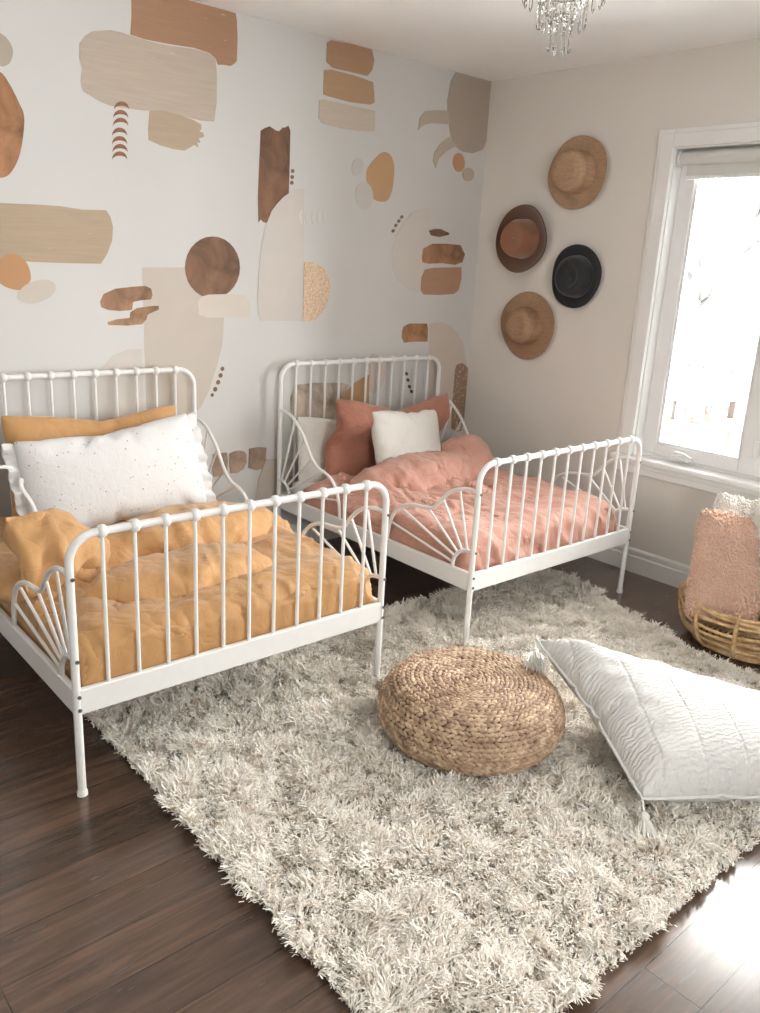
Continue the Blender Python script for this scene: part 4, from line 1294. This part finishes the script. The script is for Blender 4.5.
o1 = in_basket(.33, .37, .16, M['boucle_pink'], bk_at(689, 499, 3.32), bk_at(750, 534, 3.26), bk_at(704, 603, 3.25), 'blush pink curly cushion at the front of the rattan basket', 31)
o2 = in_basket(.34, .37, .12, M['boucle_white'], bk_at(711, 486, 3.44), bk_at(772, 512, 3.42), bk_at(705, 590, 3.38), 'white curly cushion at the back of the rattan basket', 32)
o3 = in_basket(.30, .33, .10, M['rust_velvet'], bk_at(700, 512, 3.36), bk_at(775, 520, 3.34), bk_at(692, 592, 3.32), 'rust cushion between the blush and white curly cushions', 33)
o4 = in_basket(.26, .36, .12, M['boucle_white'], bk_at(750, 501, 3.28), bk_at(806, 500, 3.22), bk_at(758, 596, 3.22), 'white fluffy cushion at the edge of the photo in the basket', 34)
bpy.context.view_layer.update()
boucle(o1, M['boucle_pink'], 3600, .0068, 1, 'curls'); boucle(o2, M['boucle_white'], 3200, .0068, 2, 'curls'); boucle(o4, M['boucle_white'], 2600, .0068, 3, 'curls')

# ================================================================= OUTSIDE
M['snow'] = plain('snow', (.85, .86, .87, 1), .8, .03, .8)
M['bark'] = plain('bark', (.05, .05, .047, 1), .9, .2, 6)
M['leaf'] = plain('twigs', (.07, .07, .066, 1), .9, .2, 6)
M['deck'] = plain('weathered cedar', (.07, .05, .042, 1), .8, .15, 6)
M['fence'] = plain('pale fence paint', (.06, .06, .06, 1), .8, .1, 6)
g = MB(); n = 24
vs = [(.3 + 16 * i / n, -6 + 20 * j / n, -.55 + .10 * math.sin(i * .9) * math.cos(j * .7)) for j in range(n + 1) for i in range(n + 1)]
fs = [(j * (n + 1) + i, j * (n + 1) + i + 1, (j + 1) * (n + 1) + i + 1, (j + 1) * (n + 1) + i) for j in range(n) for i in range(n)]
g.add(vs, fs); gr = g.build('snow_ground', M['snow']); struct(gr)


def tree(loc, h_, label, seed):
    t = thing('bare_tree', loc, label, 'tree', 'trees outside the window')
    rn = random.Random(seed); b = MB(); tw = MB()

    def grow(p, d, L, r, lv):
        q = p + d * L
        m_ = (p + q) / 2 + Vector((rn.uniform(-1, 1), rn.uniform(-1, 1), rn.uniform(-.5, .5))) * L * .08
        (b if lv < 2 else tw).tube(catmull([p, m_, q], 3), [r + (r * .62 - r) * i / 6 for i in range(7)], 6)
        if lv >= 5: return
        for _ in range(3 if lv else 4):
            a = Vector((rn.uniform(-1, 1), rn.uniform(-1, 1), rn.uniform(.0, .9))).normalized()
            grow(p + d * L * rn.uniform(.55, 1), (d * .7 + a * .9).normalized(), L * rn.uniform(.5, .72), r * .55, lv + 1)
    grow(Vector((0, 0, 0)), Vector((0, 0, 1)), h_, h_ * .055, 0)
    b.build('trunk', M['bark'], t); tw.build('twigs', M['leaf'], t)


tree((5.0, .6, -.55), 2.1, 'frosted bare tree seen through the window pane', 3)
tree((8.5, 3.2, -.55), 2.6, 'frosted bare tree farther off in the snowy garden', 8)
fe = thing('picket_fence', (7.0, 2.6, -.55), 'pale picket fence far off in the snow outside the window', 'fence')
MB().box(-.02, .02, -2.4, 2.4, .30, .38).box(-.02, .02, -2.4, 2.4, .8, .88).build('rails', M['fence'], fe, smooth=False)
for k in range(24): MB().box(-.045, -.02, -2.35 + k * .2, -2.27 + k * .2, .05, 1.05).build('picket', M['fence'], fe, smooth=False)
q1, q2 = at_x(698, 394, 2.2), at_x(694, 425, 2.2)
dk = thing('deck_bench', (2.2, q1.y, -.45), 'brown wooden deck bench under snow outside the window', 'bench')
h1, h2 = q1.z + .45, q2.z + .45
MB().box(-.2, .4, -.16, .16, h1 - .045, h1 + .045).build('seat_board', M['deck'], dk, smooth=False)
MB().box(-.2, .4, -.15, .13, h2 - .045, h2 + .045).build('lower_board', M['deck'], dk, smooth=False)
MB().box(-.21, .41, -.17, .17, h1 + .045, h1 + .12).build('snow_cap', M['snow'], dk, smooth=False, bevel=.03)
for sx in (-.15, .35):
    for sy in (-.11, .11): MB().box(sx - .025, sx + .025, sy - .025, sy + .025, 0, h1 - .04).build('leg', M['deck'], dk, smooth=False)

# ================================================================= LIGHT
wd_ = bpy.data.worlds.new('overcast winter sky'); SC.world = wd_; wd_.use_nodes = True
nt = wd_.node_tree; bg = nt.nodes['Background']
tcw = nt.nodes.new('ShaderNodeTexCoord'); sx = nt.nodes.new('ShaderNodeSeparateXYZ'); link(nt, tcw.outputs['Generated'], sx.inputs[0])
skc = ramp(nt, sx.outputs['Z'], [(0, (.93, .93, .93, 1)), (.5, (1, .98, .945, 1))]); link(nt, skc, bg.inputs['Color'])
bg.inputs['Strength'].default_value = 22.0


def portal(loc, rot, sx_, sy_):
    l = bpy.data.lights.new('sky_portal', 'AREA'); l.shape = 'RECTANGLE'; l.size = sx_; l.size_y = sy_; l.cycles.is_portal = True
    o = bpy.data.objects.new('sky_portal', l); COL.objects.link(o); o.location = loc; o.rotation_euler = rot


portal((.14, (WY0 + WY1) / 2, (WZ0 + WZ1) / 2), (0, PI / 2, 0), WZ1 - WZ0, WY1 - WY0)
portal(((FX0 + FX1) / 2, YF - .05, (FZ0 + FZ1) / 2), (PI / 2, 0, 0), FX1 - FX0, FZ1 - FZ0)

SC.view_settings.view_transform = 'Standard'; SC.view_settings.look = 'None'
SC.view_settings.gamma = 1; SC.view_settings.use_curve_mapping = False
SC.view_settings.exposure = 0.36
SC.cycles.use_denoising = True
SC.cycles.max_bounces = 10; SC.cycles.diffuse_bounces = 6; SC.cycles.transparent_max_bounces = 16
SC.frame_set(1)
